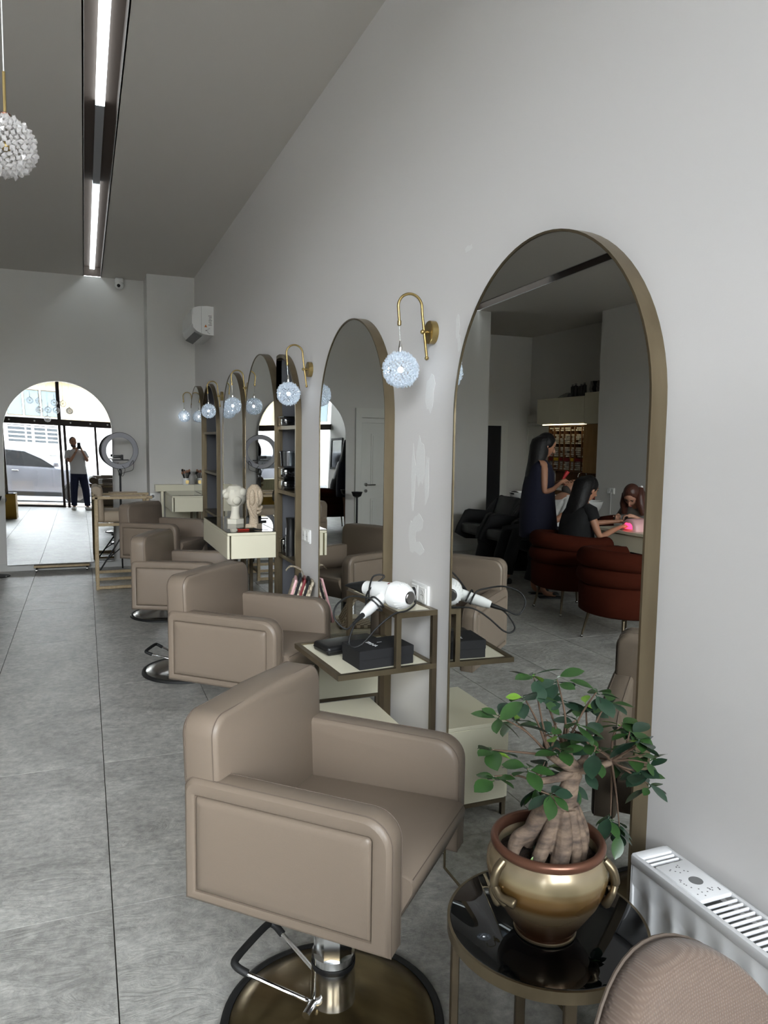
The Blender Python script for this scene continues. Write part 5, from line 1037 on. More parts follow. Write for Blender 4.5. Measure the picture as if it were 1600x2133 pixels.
g = G(); g.tube(curve_pts([(0.12, -0.25, 0.88), (0.12, -0.25, 1.08), (0.16, -0.25, 1.12), (0.26, -0.25, 1.10), (0.28, -0.25, 1.05)], 5), 0.010, 10); g.obj('tap', M['chrome'], t)
for k, (y, h, r) in enumerate(((9.62, 0.20, 0.033), (9.70, 0.185, 0.03), (9.76, 0.16, 0.03), (9.84, 0.20, 0.034), (9.92, 0.19, 0.03))):
    q = thing('dye_bottle', 'tall black bottle on the long cream cabinet, ' + ('first', 'second', 'third', 'fourth', 'fifth')[k] + ' from the foil bags', 'bottle', (-4.74, y - 0.02, 2.291), 0, 'black bottles on the overhead cabinet'); g = G(); g.lathe([(0, 0), (r, 0), (r, h * .82), (r * .5, h * .88), (r * .45, h), (0, h)], 16, cap=False); g.obj('body', M['black'], q); g = G(); g.lathe([(r * .5, h * .9), (r * .5, h * 1.03), (0, h * 1.03)], 12, cap=False); g.obj('cap', M['greyink'], q)
for k, (y, a) in enumerate(((9.17, 0.5), (9.26, -0.4), (9.34, 0.6), (9.42, -0.2))):
    q = thing('crumpled_bag', ('dark', 'silvery')[k % 2] + ' crumpled foil bag on the short cream cabinet, ' + ('nearest the wall pillar', 'second from the wall pillar', 'third from the wall pillar', 'next to the bottles')[k], 'bag', (-4.76, y, 2.336), 0, 'foil bags on the overhead cabinet'); g = G(); g.stack([(0, 0, 0, .05, .035), (0.0, 0.01, .05, .06, .04, a), (0.01, 0, .11, .045, .03, -a), (0, .01, .17, .05, .012, a)], 7); g.obj('body', M['greycloth' if k % 2 else 'blackm'], q, smooth=False)
q = thing('crumpled_bag', 'flat pale plastic wrap lying on the long cream cabinet', 'wrap', (-4.76, 10.12, 2.291)); g = G(); g.stack([(0, 0, 0, .08, .20), (0, -.03, .04, .06, .13), (0, -.07, .075, .02, .05)], 9); g.obj('body', M['clearp'], q, smooth=False)
g = G(); g.tube(curve_pts([(LX + 0.015, 8.43, 0.90), (LX + 0.03, 8.42, 0.86), (LX + 0.012, 8.44, 0.78), (LX + 0.02, 8.43, 0.6)], 4), 0.003, 6); tag(g.obj('charger_cable', M['white']), 'white charger cable hanging from the socket above the nail table', 'cable')

# ------------------------------------------------------------------ brown tub chairs
def tub_chair():
    t = thing('tub_chair', 'rust brown velvet tub chair with two padded rolls, seating the woman in black', 'armchair', (0, 0, 0), 0, 'brown tub chairs round the nail table')
    def ringpath(r, n=26, a0=-2.35, a1=2.35): return [(-r * math.cos(a0 + (a1 - a0) * k / n), r * math.sin(a0 + (a1 - a0) * k / n)) for k in range(n + 1)]
    for z, rr, nm in ((0.655, 0.078, 'upper_roll'), (0.535, 0.075, 'lower_roll')):
        P_ = ringpath(0.315); pts = [(x, y, z + 0.02 * (1 if nm == 'upper_roll' else 0) * math.cos(k * PI / 26 * 2 - PI)) for k, (x, y) in enumerate(P_)]; pts = [(pts[0][0] + 0.03, pts[0][1], pts[0][2])] + pts + [(pts[-1][0] + 0.03, pts[-1][1], pts[-1][2])]
        g = G(); g.tube(pts, [rr * .35] + [rr] * (len(pts) - 2) + [rr * .35], 16); g.obj(nm, M['brownvelvet'], t, angle=80)
    g = G(); g.stack([(0, 0, 0.235, 0.33, 0.33), (0, 0, 0.25, 0.352, 0.352), (0, 0, 0.45, 0.358, 0.358), (0, 0, 0.475, 0.33, 0.33)], 40, 2.2); g.obj('body', M['brownvelvet'], t, angle=60)
    g = G(); g.rbox(0.05, 0, 0.44, 0.50, 0.46, 0.10, 0.045, 4); g.obj('seat_cushion', M['brownvelvet'], t)
    for a in (0.72, 2.42, -0.72, -2.42):
        g = G(); x, y = 0.27 * math.cos(a), 0.27 * math.sin(a); g.tube([(x, y, 0.25), (x * 1.22, y * 1.22, 0.012)], [0.014, 0.008], 12); l_ = g.obj('leg', M['bronzed'], t); g = G(); g.ball((x * 1.22, y * 1.22, 0.012), 0.014, 10, 6); g.obj('foot_cap', M['steel'], l_)
    return t
tc = tub_chair(); tc.location = (-1.84, 5.80, 0); tc.rotation_euler = (0, 0, PI)
dup(tc, (-1.60, 4.73, 0), PI - 0.12, 'rust brown velvet tub chair standing empty, nearest to the mirrors')
dup(tc, (-3.45, 6.93, 0), 0.1, 'rust brown velvet tub chair on the far side of the nail table')

# nail table and things on it
t = thing('nail_table', 'cream nail table between the two seated women', 'table', (-2.555, 5.47, 0))
g = G(); g.rbox(0, 0, 0.735, 0.50, 1.15, 0.03, 0.003, 1); g.obj('top_panel', M['cream'], t); g = G(); g.rbox(0.0, 0, 0.64, 0.46, 1.08, 0.155, 0.003, 1); g.obj('apron', M['cream'], t)
for y in (-0.5, 0.5): g = G(); g.rbox(0, y, 0.28, 0.42, 0.04, 0.56, 0.003, 1); g.obj('side_panel', M['cream'], t)
t = thing('nail_lamp', 'pale pink domed nail lamp glowing red inside, on the nail table', 'lamp', (-2.44, 5.62, 0.751), PI / 2)
def dome(L, w, h):
    g = G(); R_ = []
    for x, s in ((-L / 2, 0.88), (-L / 2 + 0.02, 1.0), (L / 2 - 0.03, 1.0), (L / 2 - 0.005, 0.85), (L / 2, 0.6)):
        R_.append([(x, -w / 2 * s, 0)] + [(x, -w / 2 * s * math.cos(k * PI / 10), h * s * (math.sin(k * PI / 10) ** .6)) for k in range(0, 11)] + [(x, w / 2 * s, 0)])
    return g.loft(R_)
g = dome(0.20, 0.21, 0.115); t.rotation_euler = (0, 0, PI + 0.35); g.obj('shell', M['pink'], t, angle=60)
g = G(); g.prism([(-0.06, 0.02), (-0.055, 0.055), (-0.03, 0.075), (0.03, 0.075), (0.055, 0.055), (0.06, 0.02)], -0.103, -0.0995); g.obj('glowing_opening', M['pinkglow'], t, smooth=False)
bpy.context.view_layer.update()
t.rotation_euler = (0, 0, PI); 
g = G(); g.rbox(-2.60, 6.02, 0.757, 0.10, 0.14, 0.035, 0.008, 2)
o = g.obj('tissue_box', M['white']); tag(o, 'small white box at the far end of the nail table', 'box')
for k in range(14):
    a = random.Random(k + 40); x, y = -2.46 + a.uniform(-.12, .2), 5.12 + a.uniform(-.22, .22); q = G(); q.tube([(x, y, 0.756), (x + a.uniform(-.06, .06), y + a.uniform(-.06, .06), 0.756)], 0.005, 6)
    tag(q.obj('nail_tool', M[('steel', 'white', 'black')[k % 3]]), 'small ' + ('steel', 'white', 'black')[k % 3] + ' nail tool lying in the clutter on the nail table', 'tool', 'nail tools on the table')

# ------------------------------------------------------------------ hair wash units
def wash_unit():
    t = thing('wash_unit', 'black hair wash armchair with basin, by the wall corner', 'wash chair', (0, 0, 0), 0, 'black hair wash units')
    ol = [(0.55, 0.34), (0.52, 0.43), (0.40, 0.64), (0.34, 0.66), (0.05, 0.63), (-0.08, 0.80), (-0.16, 0.84), (-0.22, 0.80), (-0.12, 0.42), (0.10, 0.24), (0.40, 0.26)]
    for s in (-1, 1): g = G(); c_ = Vector((0.18, 0.48)); R_ = []; 
    for s in (-1, 1):
        R_ = []
        for y, k in ((0.25, 0.93), (0.262, 1.0), (0.318, 1.0), (0.33, 0.93)): R_.append([(c_.x + (a - c_.x) * k, s * y, c_.y + (b - c_.y) * k) for a, b in ol])
        g = G(); g.loft(R_); g.obj('arm', M['blackm'], t, angle=50)
        g = G(); g.tube([(c_.x + (a - c_.x) * .86, s * 0.334, c_.y + (b - c_.y) * .80) for a, b in ol], 0.010, 6, closed=True); g.obj('arm_welt', M['black'], t)
    g = G(); g.rbox(0.22, 0, 0.40, 0.56, 0.50, 0.14, 0.04, 3, rot=(0, -0.08, 0)); g.obj('seat', M['black'], t); g = G(); g.rbox(-0.06, 0, 0.62, 0.13, 0.50, 0.46, 0.05, 3, rot=(0, -0.38, 0)); g.obj('back', M['black'], t)
    g = G(); g.stack([(0.12, 0, 0, 0.24, 0.20), (0.12, 0, 0.20, 0.20, 0.17), (0.12, 0, 0.34, 0.22, 0.18)], 24, 3); g.stack([(-0.34, 0, 0, 0.18, 0.17), (-0.32, 0, 0.70, 0.14, 0.14)], 24, 3); g.obj('pedestal', M['blackm'], t)
    g = G(); g.lathe([(0.0, 0.74), (0.12, 0.76), (0.19, 0.84), (0.215, 0.90), (0.225, 0.90), (0.20, 0.82), (0.13, 0.73), (0, 0.70)], 28, (-0.36, 0, 0), cap=False); g.obj('basin', M['white'], t); g = G(); g.ball((-0.185, 0, 0.885), (0.05, 0.09, 0.03), 12, 8); g.obj('neck_rest', M['black'], t)
    return t
wu = wash_unit(); wu.location = (-2.83, 8.72, 0)
dup(wu, (-2.80, 7.98, 0), 0, 'black hair wash armchair behind the standing woman, middle one')
dup(wu, (-2.66, 7.22, 0), 0, 'black hair wash armchair in which the reclining man lies')

# gold cube and fluted counter near the entrance
t = thing('gold_cube', 'mustard gold cube side table near the tub chairs, seen in the floor mirror', 'side table', (-1.50, 2.15, 0)); g = G(); g.rbox(0, 0, 0.25, 0.52, 0.5, 0.50, 0.004, 2); g.obj('body', M['gold'], t); g = G(); g.rbox(0, 0, 0.503, 0.53, 0.51, 0.012, 0.003, 1); g.obj('top_panel', M['blackglass'], t)
t = thing('fluted_counter', 'sage cream fluted counter by the entrance, reflected in the third mirror', 'counter', (-2.15, -0.45, 0)); g = G(); g.rbox(0, 0, 0.35, 0.86, 0.36, 0.70, 0.01, 1); g.obj('body', M['fluted'], t); g = G(); g.rbox(0, 0, 0.715, 0.92, 0.42, 0.03, 0.005, 1); g.obj('top_panel', M['fluted'], t)
for k in range(22):
    g = G(); g.tube([(0, 0, 0.01), (0, 0, 0.695)], 0.017, 8); 
    if k == 0: fr = g.obj('flute', M['fluted'], t, (-0.41, 0.185, 0))
    else: o = fr.copy(); C.objects.link(o); o.location = (-0.41 + 0.039 * k, 0.185, 0)

# ------------------------------------------------------------------ people
def skinbody(name, m, parent, chains, sub=2):
    """chains: list of lists of (x,y,z,r); consecutive points joined; identical points shared"""
    vs = []; rr = []; ed = []; idx = {}; roots = set()
    for ci, ch in enumerate(chains):
        prev = None
        for p in ch:
            key = tuple(round(c_, 4) for c_ in p[:3])
            if key not in idx: idx[key] = len(vs); vs.append(p[:3]); rr.append(p[3])
            i = idx[key]
            if prev is not None and (prev, i) not in ed: ed.append((prev, i))
            prev = i
    me = bpy.data.meshes.new(name); me.from_pydata(vs, ed, []); me.materials.append(m); o = bpy.data.objects.new(name, me); C.objects.link(o); o.parent = parent
    mod = o.modifiers.new('skin', 'SKIN'); mod.use_smooth_shade = True
    # connected components -> one root each
    comp = list(range(len(vs)))
    def find(a):
        while comp[a] != a: a = comp[a]
        return a
    for a, b in ed: comp[find(a)] = find(b)
    seen = set()
    for i, sv in enumerate(me.skin_vertices[0].data):
        sv.radius = (rr[i], rr[i]); f_ = find(i); sv.use_root = f_ not in seen; seen.add(f_)
    ss = o.modifiers.new('sub', 'SUBSURF'); ss.levels = sub; ss.render_levels = sub
    return o
def hand_chains(w, d, up, side, s=1.0, curl=0.5, thumb=1):
    """five fingers rooted in the palm; w wrist, d direction, up back of hand, side toward the thumb"""
    w = Vector(w); d = Vector(d).normalized(); up = Vector(up); up = (up - d * up.dot(d)).normalized(); side = d.cross(up).normalized() * thumb; out = []
    palm = w + d * 0.045 * s
    out.append([(*w, 0.020 * s), (*(w + d * 0.03 * s), 0.026 * s), (*(w + d * 0.075 * s), 0.025 * s)])
    for k, (o_, L) in enumerate(((0.024, 0.070), (0.008, 0.078), (-0.008, 0.072), (-0.023, 0.056))):
        b = palm + side * o_ * s * 0.8; k1 = w + d * 0.085 * s + side * o_ * s; k2 = k1 + (d * math.cos(curl * .7) - up * math.sin(curl * .7)) * L * .5 * s; k3 = k2 + (d * math.cos(curl * 1.8) - up * math.sin(curl * 1.8)) * L * .5 * s
        out.append([(*b, 0.009 * s), (*k1, 0.0092 * s), (*k2, 0.0082 * s), (*k3, 0.0065 * s)])
    b = w + d * 0.025 * s + side * 0.012 * s; k1 = b + (side * .8 + d * .5 - up * .2).normalized() * 0.035 * s; k2 = k1 + (side * .35 + d * .9 - up * .3).normalized() * 0.034 * s
    out.append([(*b, 0.011 * s), (*k1, 0.0105 * s), (*k2, 0.008 * s)]); return out
def head(parent, loc, rot, skin, s=1.0, eyes=True, beard=None):
    m = Matrix.Translation(Vector(loc)) @ Euler(rot).to_matrix().to_4x4() @ Matrix.Scale(s, 4)
    g = G(); g.ball((0, 0, 0), 1, 24, 18); vs = []
    for x, y, z in g.v:
        sy = 0.074 * (1 - 0.30 * max(0, -z) ** 1.3); sx = 0.094 * (1 - 0.10 * max(0, -z)); 
        if x < 0 and z < -0.2: sx *= 1 - 0.35 * min(1, (-z - .2))
        X = x * sx; 
        if x > 0.5: X -= 0.010 * math.exp(-((z - 0.05) / 0.16) ** 2) * (1 if abs(y) > 0.18 else 0.3)
        if x > 0.4 and z < -0.6: X += 0.006
        vs.append((X, y * sy, z * 0.118))
    g.v = vs
    g.tube([(0.080, 0, 0.012), (0.094, 0, -0.012), (0.104, 0, -0.030), (0.092, 0, -0.038)], [0.007, 0.009, 0.0125, 0.010], 10)
    for sg in (-1, 1): g.ball((-0.004, sg * 0.076, -0.008), (0.017, 0.008, 0.030), 10, 8, (0, 0.15, 0)); g.tube([(0.080, sg * 0.013, 0.030), (0.079, sg * 0.030, 0.036), (0.068, sg * 0.045, 0.028)], [0.005, 0.006, 0.004], 8)
    g.tf(m); hd = g.obj('head', skin, parent, angle=80)
    q = G(); 
    for sg in (-1, 1): q.ball((0.0795, sg * 0.029, 0.014), (0.006, 0.013, 0.0055), 10, 6); q.tube([(0.088, sg * 0.014, 0.036), (0.087, sg * 0.030, 0.041), (0.076, sg * 0.046, 0.034)], [0.003, 0.0035, 0.002], 6)
    q.tf(m).obj('eyes_and_brows', M['eye'], hd)
    q = G(); q.ball((0.0885, 0, -0.062), (0.008, 0.023, 0.0065), 12, 6); q.tf(m).obj('lips', M['lip'], hd)
    if beard:
        q = G(); q.ball((0.02, 0, -0.072), (0.066, 0.060, 0.050), 16, 10); q.tf(m).obj('beard', beard, hd)
    return hd, m
def hair_cap(hd, m, hm, long=None, front=0.0):
    g = G(); g.ball((-0.014, 0, 0.022), (0.100, 0.086, 0.112), 22, 14); g.v = [(min(x, 0.062 + (z - 0.06) * 0.35) if z < 0.10 else x, y, z) for x, y, z in g.v]
    g.v = [(x if z > -0.02 or x < 0.0 else x * 0.25, y, z) for x, y, z in g.v]
    if long:
        rows = []
        for k, (x, z, rx, ry) in enumerate(long): rows.append((x, 0, z, rx, ry))
        g.stack(rows, 20, 2.3)
    g.tf(m); return g.obj('hair', hm, hd, angle=80)

# the standing woman (local x = facing direction)
t = thing('person', 'person standing in a sleeveless navy dress, long black hair, hands raised together', 'person', (-1.90, 6.44, 0), math.atan2(-0.37, -0.93)); t.scale = (1.026, 1.026, 1.026)
sk = M['skin']
arms = [[(0.0, -0.155, 1.31, .040), (0.0, -0.185, 1.17, .036), (-0.015, -0.20, 1.04, .031), (0.09, -0.15, 1.07, .026), (0.19, -0.07, 1.13, .018)], [(0.0, 0.155, 1.31, .040), (0.0, 0.185, 1.17, .036), (0.0, 0.20, 1.05, .031), (0.10, 0.14, 1.08, .026), (0.19, 0.05, 1.14, .018)]]
ch = [[(0, 0, 0.86, .12), (0, 0, 1.02, .10), (0, 0, 1.20, .105), (-0.01, 0, 1.32, .06), (0.0, 0, 1.39, .042), (0.015, 0, 1.46, .042)], [(-0.01, 0, 1.32, .06)] + arms[0], [(-0.01, 0, 1.32, .06)] + arms[1],
      [(0, 0, 0.86, .12), (0, -0.085, 0.78, .078), (0.01, -0.09, 0.45, .046), (0.0, -0.09, 0.26, .042), (-0.02, -0.09, 0.09, .028), (0.0, -0.09, 0.045, .030), (0.12, -0.095, 0.030, .022)], [(0, 0, 0.86, .12), (0, 0.085, 0.78, .078), (0.03, 0.09, 0.45, .046), (0.04, 0.09, 0.26, .042), (0.04, 0.09, 0.09, .028), (0.06, 0.09, 0.045, .030), (0.18, 0.095, 0.030, .022)]]
b = skinbody('body', sk, t, ch + hand_chains((0.19, -0.07, 1.13), (0.8, 0.5, 0.35), (0, -0.6, 0.8), None, 0.85, 0.9) + hand_chains((0.19, 0.05, 1.14), (0.8, -0.5, 0.35), (0, 0.6, 0.8), None, 0.85, 0.9, -1))
g = G(); g.stack([(0.0, 0, 0.60, 0.185, 0.215), (-0.01, 0, 0.75, 0.18, 0.215), (-0.02, 0, 0.95, 0.165, 0.205), (-0.015, 0, 1.10, 0.15, 0.19), (-0.005, 0, 1.22, 0.135, 0.185), (-0.01, 0, 1.30, 0.11, 0.178), (-0.015, 0, 1.345, 0.075, 0.13), (-0.01, 0, 1.365, 0.055, 0.08)], 28, 2.4); g.obj('dress', M['navy'], t, angle=80)
hd, m = head(t, (0.045, 0, 1.495), (0, 0.35, 0), sk, 0.98); hair_cap(hd, m, M['hairb']); g = G(); g.stack([(0.025, 0, 1.595, .055, .06), (0.0, 0, 1.56, .090, .088), (-0.015, 0, 1.50, .095, .094), (-0.025, 0, 1.42, .092, .102), (-0.045, 0, 1.34, .08, .118), (-0.085, 0, 1.22, .06, .12), (-0.10, 0, 1.10, .05, .115), (-0.11, 0, 1.0, .02, .09)], 20, 2.4); g.obj('long_hair', M['hairb'], hd, angle=80)
g = G(); g.tube([(0.16 + 0.026 * math.cos(a) * .5, -0.09 + 0.027 * math.cos(a) * .7, 1.115 + 0.027 * math.sin(a)) for a in [2 * PI * k / 14 for k in range(14)]], 0.006, 6, closed=True); g.obj('wristwatch', M['brass'], t)
for sx, sy in ((0.06, -0.095), (0.12, 0.095)): g = G(); g.rbox(sx, sy, 0.008, 0.24, 0.085, 0.014, 0.006, 2); g.rbox(sx + 0.045, sy, 0.045, 0.06, 0.095, 0.02, 0.008, 2); g.obj('sandal', M['black'], t)
q = tag(G().tube([(-2.10, 6.34, 1.20), (-2.15, 6.33, 1.28)], [0.012, 0.022], 10).obj('hair_brush', M['redbox']), 'small red brush held by the standing woman', 'brush')

# the seated client in black
t = thing('person', 'person seated in black T-shirt with long black hair, arms on the nail table', 'person', (-1.88, 5.84, 0), PI + 0.12)
ch = [[(0.02, 0, 0.56, .12), (0.03, 0, 0.74, .11), (0.07, 0, 0.90, .11), (0.085, 0, 0.98, .06), (0.10, 0, 1.03, .04), (0.12, 0, 1.09, .042)],
      [(0.085, 0, 0.98, .06), (0.08, 0.155, 0.955, .045), (0.11, 0.20, 0.82, .038), (0.16, 0.21, 0.70, .033), (0.30, 0.18, 0.755, .028), (0.42, 0.15, 0.795, .018)],
      [(0.085, 0, 0.98, .06), (0.08, -0.155, 0.955, .045), (0.14, -0.20, 0.84, .038), (0.22, -0.20, 0.775, .032), (0.38, -0.14, 0.80, .026), (0.52, -0.08, 0.815, .018)],
      [(0.02, 0, 0.56, .12), (0.10, 0.10, 0.53, .08), (0.42, 0.11, 0.52, .055), (0.44, 0.11, 0.30, .045), (0.40, 0.11, 0.09, .030), (0.43, 0.11, 0.05, .03), (0.54, 0.11, 0.03, .022)], [(0.02, 0, 0.56, .12), (0.10, -0.10, 0.53, .08), (0.42, -0.11, 0.52, .055), (0.44, -0.11, 0.30, .045), (0.40, -0.11, 0.09, .030), (0.43, -0.11, 0.05, .03), (0.54, -0.11, 0.03, .022)]]
skinbody('body', sk, t, ch + hand_chains((0.42, 0.15, 0.795), (1, -0.1, -0.05), (0, 0, 1), None, 0.85, 0.3) + hand_chains((0.52, -0.08, 0.815), (1, 0.1, 0), (0, 0, 1), None, 0.85, 0.25, -1))
g = G(); g.stack([(0.02, 0, 0.52, .155, .185), (0.02, 0, 0.65, .14, .175), (0.03, 0, 0.80, .135, .18), (0.055, 0, 0.90, .125, .195), (0.07, 0, 0.965, .09, .175), (0.085, 0, 1.0, .055, .09)], 28, 2.4)
for s in (-1, 1): g.tube([(0.07, s * 0.12, 0.955), (0.085, s * 0.17, 0.94), (0.105, s * 0.198, 0.865)], [0.06, 0.064, 0.054], 14)
g.obj('t_shirt', M['blackcloth'], t, angle=80)
g = G(); g.stack([(0.25, 0.11, 0.455, .24, .085), (0.25, 0.11, 0.60, .24, .085)], 20, 3); g.stack([(0.25, -0.11, 0.455, .24, .085), (0.25, -0.11, 0.60, .24, .085)], 20, 3)
for s in (-1, 1): g.tube([(0.44, s * 0.11, 0.54), (0.45, s * 0.11, 0.30), (0.41, s * 0.11, 0.10)], [0.075, 0.065, 0.055], 14)
g.obj('trousers', M['blackcloth'], t, angle=80)
hd, m = head(t, (0.15, 0, 1.135), (0, 0.35, -0.15), sk, 0.98); hair_cap(hd, m, M['hairb']); g = G(); g.stack([(0.13, 0, 1.255, .05, .06), (0.105, 0.0, 1.21, .092, .095), (0.07, 0.0, 1.10, .085, .10), (0.03, 0.0, 0.98, .08, .115), (-0.01, 0.0, 0.86, .065, .115), (-0.055, 0.0, 0.74, .045, .105), (-0.08, 0.0, 0.66, .02, .09)], 22, 2.4); g.obj('long_hair', M['hairb'], hd, angle=80)

# the manicurist bowed over the table
t = thing('person', 'person with auburn hair bowed over the nail table, facing the seated woman in black', 'person', (-3.02, 6.12, 0), -0.20)
ch = [[(0.0, 0, 0.54, .12), (0.04, 0, 0.70, .11), (0.12, 0, 0.86, .11), (0.17, 0, 0.93, .06), (0.21, 0, 0.97, .042), (0.25, 0, 1.0, .042)],
      [(0.17, 0, 0.93, .06), (0.16, 0.15, 0.90, .044), (0.18, 0.22, 0.78, .036), (0.26, 0.20, 0.775, .03), (0.36, 0.10, 0.84, .018)], [(0.17, 0, 0.93, .06), (0.16, -0.15, 0.90, .044), (0.19, -0.22, 0.79, .036), (0.27, -0.19, 0.78, .03), (0.37, -0.10, 0.85, .018)],
      [(0.0, 0, 0.54, .12), (0.08, 0.1, 0.52, .08), (0.34, 0.10, 0.48, .05), (0.36, 0.10, 0.28, .045), (0.32, 0.10, 0.06, .03), (0.42, 0.10, 0.03, .022)], [(0.0, 0, 0.54, .12), (0.08, -0.1, 0.52, .08), (0.34, -0.10, 0.48, .05), (0.36, -0.10, 0.28, .045), (0.32, -0.10, 0.06, .03), (0.42, -0.10, 0.03, .022)]]
skinbody('body', M['skinl'], t, ch + hand_chains((0.36, 0.10, 0.84), (0.7, -0.6, 0.1), (0, 0, 1), None, 0.85, 0.9, -1) + hand_chains((0.37, -0.10, 0.85), (0.7, 0.6, 0.1), (0, 0, 1), None, 0.85, 0.9))
g = G(); g.stack([(0.0, 0, 0.48, .15, .18), (0.03, 0, 0.65, .14, .175), (0.08, 0, 0.80, .13, .18), (0.13, 0, 0.88, .11, .19), (0.16, 0, 0.93, .07, .15)], 26, 2.4)
for s in (-1, 1): g.tube([(0.15, s * 0.12, 0.905), (0.16, s * 0.17, 0.88), (0.18, s * 0.22, 0.80), (0.24, s * 0.21, 0.775)], [0.055, 0.058, 0.05, 0.042], 12)
g.obj('blouse', M['greycloth'], t, angle=80)
g = G(); 
for s in (-1, 1): g.tube([(0.06, s * 0.1, 0.53), (0.34, s * 0.1, 0.49), (0.37, s * 0.1, 0.28), (0.33, s * 0.1, 0.07)], [0.095, 0.07, 0.06, 0.05], 12)
g.obj('trousers', M['blackcloth'], t, angle=80)
hd, m = head(t, (0.29, 0.0, 1.045), (0.15, 0.85, -0.35), M['skinl'], 0.97); hair_cap(hd, m, M['hairr'])
for s in (-1, 1):
    g = G(); g.tube([(0.24, s * 0.06, 1.12), (0.27, s * 0.085, 1.05), (0.27, s * 0.10, 0.96), (0.24, s * 0.12, 0.86)], [0.035, 0.042, 0.045, 0.03], 12); g.obj('hair_lock', M['hairr'], hd, angle=80)
g = G(); g.stack([(0.23, 0, 1.13, .05, .07), (0.18, 0, 1.04, .06, .095), (0.10, 0, 0.94, .05, .10), (0.05, 0, 0.84, .03, .08)], 18, 2.3); g.obj('long_hair', M['hairr'], hd, angle=80)
g = G(); g.ball((0.21, -0.055, 1.135), 0.016, 10, 6); g.obj('hair_clip', M['white'], hd)
t2 = thing('task_chair', 'small stool under the manicurist', 'stool', (-3.02, 6.12, 0)); g = G(); g.lathe([(0, 0.40), (0.17, 0.40), (0.18, 0.42), (0.17, 0.45), (0, 0.455)], 28, cap=False); g.obj('seat', M['black'], t2); g = G(); g.tube([(0, 0, 0.02), (0, 0, 0.4)], 0.025, 12); g.lathe([(0, 0.03), (0.2, 0.01), (0.2, 0)], 28, cap=False); g.obj('base', M['chrome'], t2)

# the reclining man
t = thing('person', 'person reclining at the wash basin in a white shirt, short dark hair and beard', 'person', (-2.66, 7.22, 0), 0)
ch = [[(0.12, 0, 0.56, .12), (0.04, 0, 0.70, .12), (-0.03, 0, 0.84, .12), (-0.08, 0, 0.93, .06), (-0.11, 0, 0.975, .05), (-0.14, 0, 1.0, .05)],
      [(-0.08, 0, 0.93, .06), (-0.03, -0.18, 0.88, .05), (0.10, -0.24, 0.74, .042), (0.22, -0.22, 0.69, .036), (0.32, -0.12, 0.68, .022)], [(-0.08, 0, 0.93, .06), (-0.03, 0.18, 0.88, .05), (0.10, 0.24, 0.74, .042), (0.22, 0.22, 0.69, .036), (0.32, 0.10, 0.68, .022)],
      [(0.12, 0, 0.56, .12), (0.2, 0.1, 0.55, .09), (0.60, 0.11, 0.54, .06), (0.66, 0.11, 0.30, .05), (0.70, 0.11, 0.09, .035), (0.82, 0.11, 0.04, .03)], [(0.12, 0, 0.56, .12), (0.2, -0.1, 0.55, .09), (0.60, -0.11, 0.54, .06), (0.66, -0.11, 0.30, .05), (0.70, -0.11, 0.09, .035), (0.82, -0.11, 0.04, .03)]]
skinbody('body', sk, t, ch + hand_chains((0.32, -0.12, 0.68), (1, 0.5, 0), (0, 0, 1), None, 0.95, 0.5) + hand_chains((0.32, 0.10, 0.68), (1, -0.5, 0), (0, 0, 1), None, 0.95, 0.5, -1))
g = G()
for k, (x, z, a, b) in enumerate(((0.20, 0.55, .15, .19), (0.10, 0.66, .15, .19), (0.02, 0.78, .15, .20), (-0.05, 0.90, .13, .205), (-0.085, 0.955, .08, .13))): 
    pass
g.stack([(0.18, 0, 0.56, .17, .19), (0.10, 0, 0.66, .16, .195), (0.03, 0, 0.78, .15, .20), (-0.03, 0, 0.88, .12, .205), (-0.075, 0, 0.945, .08, .13), (-0.10, 0, 0.975, .065, .08)], 26, 2.4)
for s in (-1, 1): g.tube([(-0.05, s * 0.13, 0.90), (-0.03, s * 0.18, 0.87), (0.07, s * 0.24, 0.76)], [0.06, 0.068, 0.058], 12)
g.obj('shirt', M['whitecloth'], t, angle=80)
g = G()
for s in (-1, 1): g.tube([(0.16, s * 0.1, 0.56), (0.60, s * 0.11, 0.55), (0.67, s * 0.11, 0.30), (0.70, s * 0.11, 0.11)], [0.11, 0.08, 0.07, 0.055], 12)
g.obj('trousers', M['blackcloth'], t, angle=80)
hd, m = head(t, (-0.19, 0, 1.045), (0, -1.0, 0), sk, 1.0, beard=M['hairg']); g = G(); g.ball((-0.02, 0, 0.03), (0.098, 0.082, 0.10), 18, 12); g.v = [(min(x, 0.045), y, z) for x, y, z in g.v]; g.tf(m).obj('hair', M['hairb'], hd)
for s in (1,):
    for xx in (0.80,):
        for yy in (-0.11, 0.11): g = G(); g.rbox(xx - 0.01, yy, 0.03, 0.27, 0.09, 0.06, 0.025, 3); g.obj('shoe', M['black'], t)

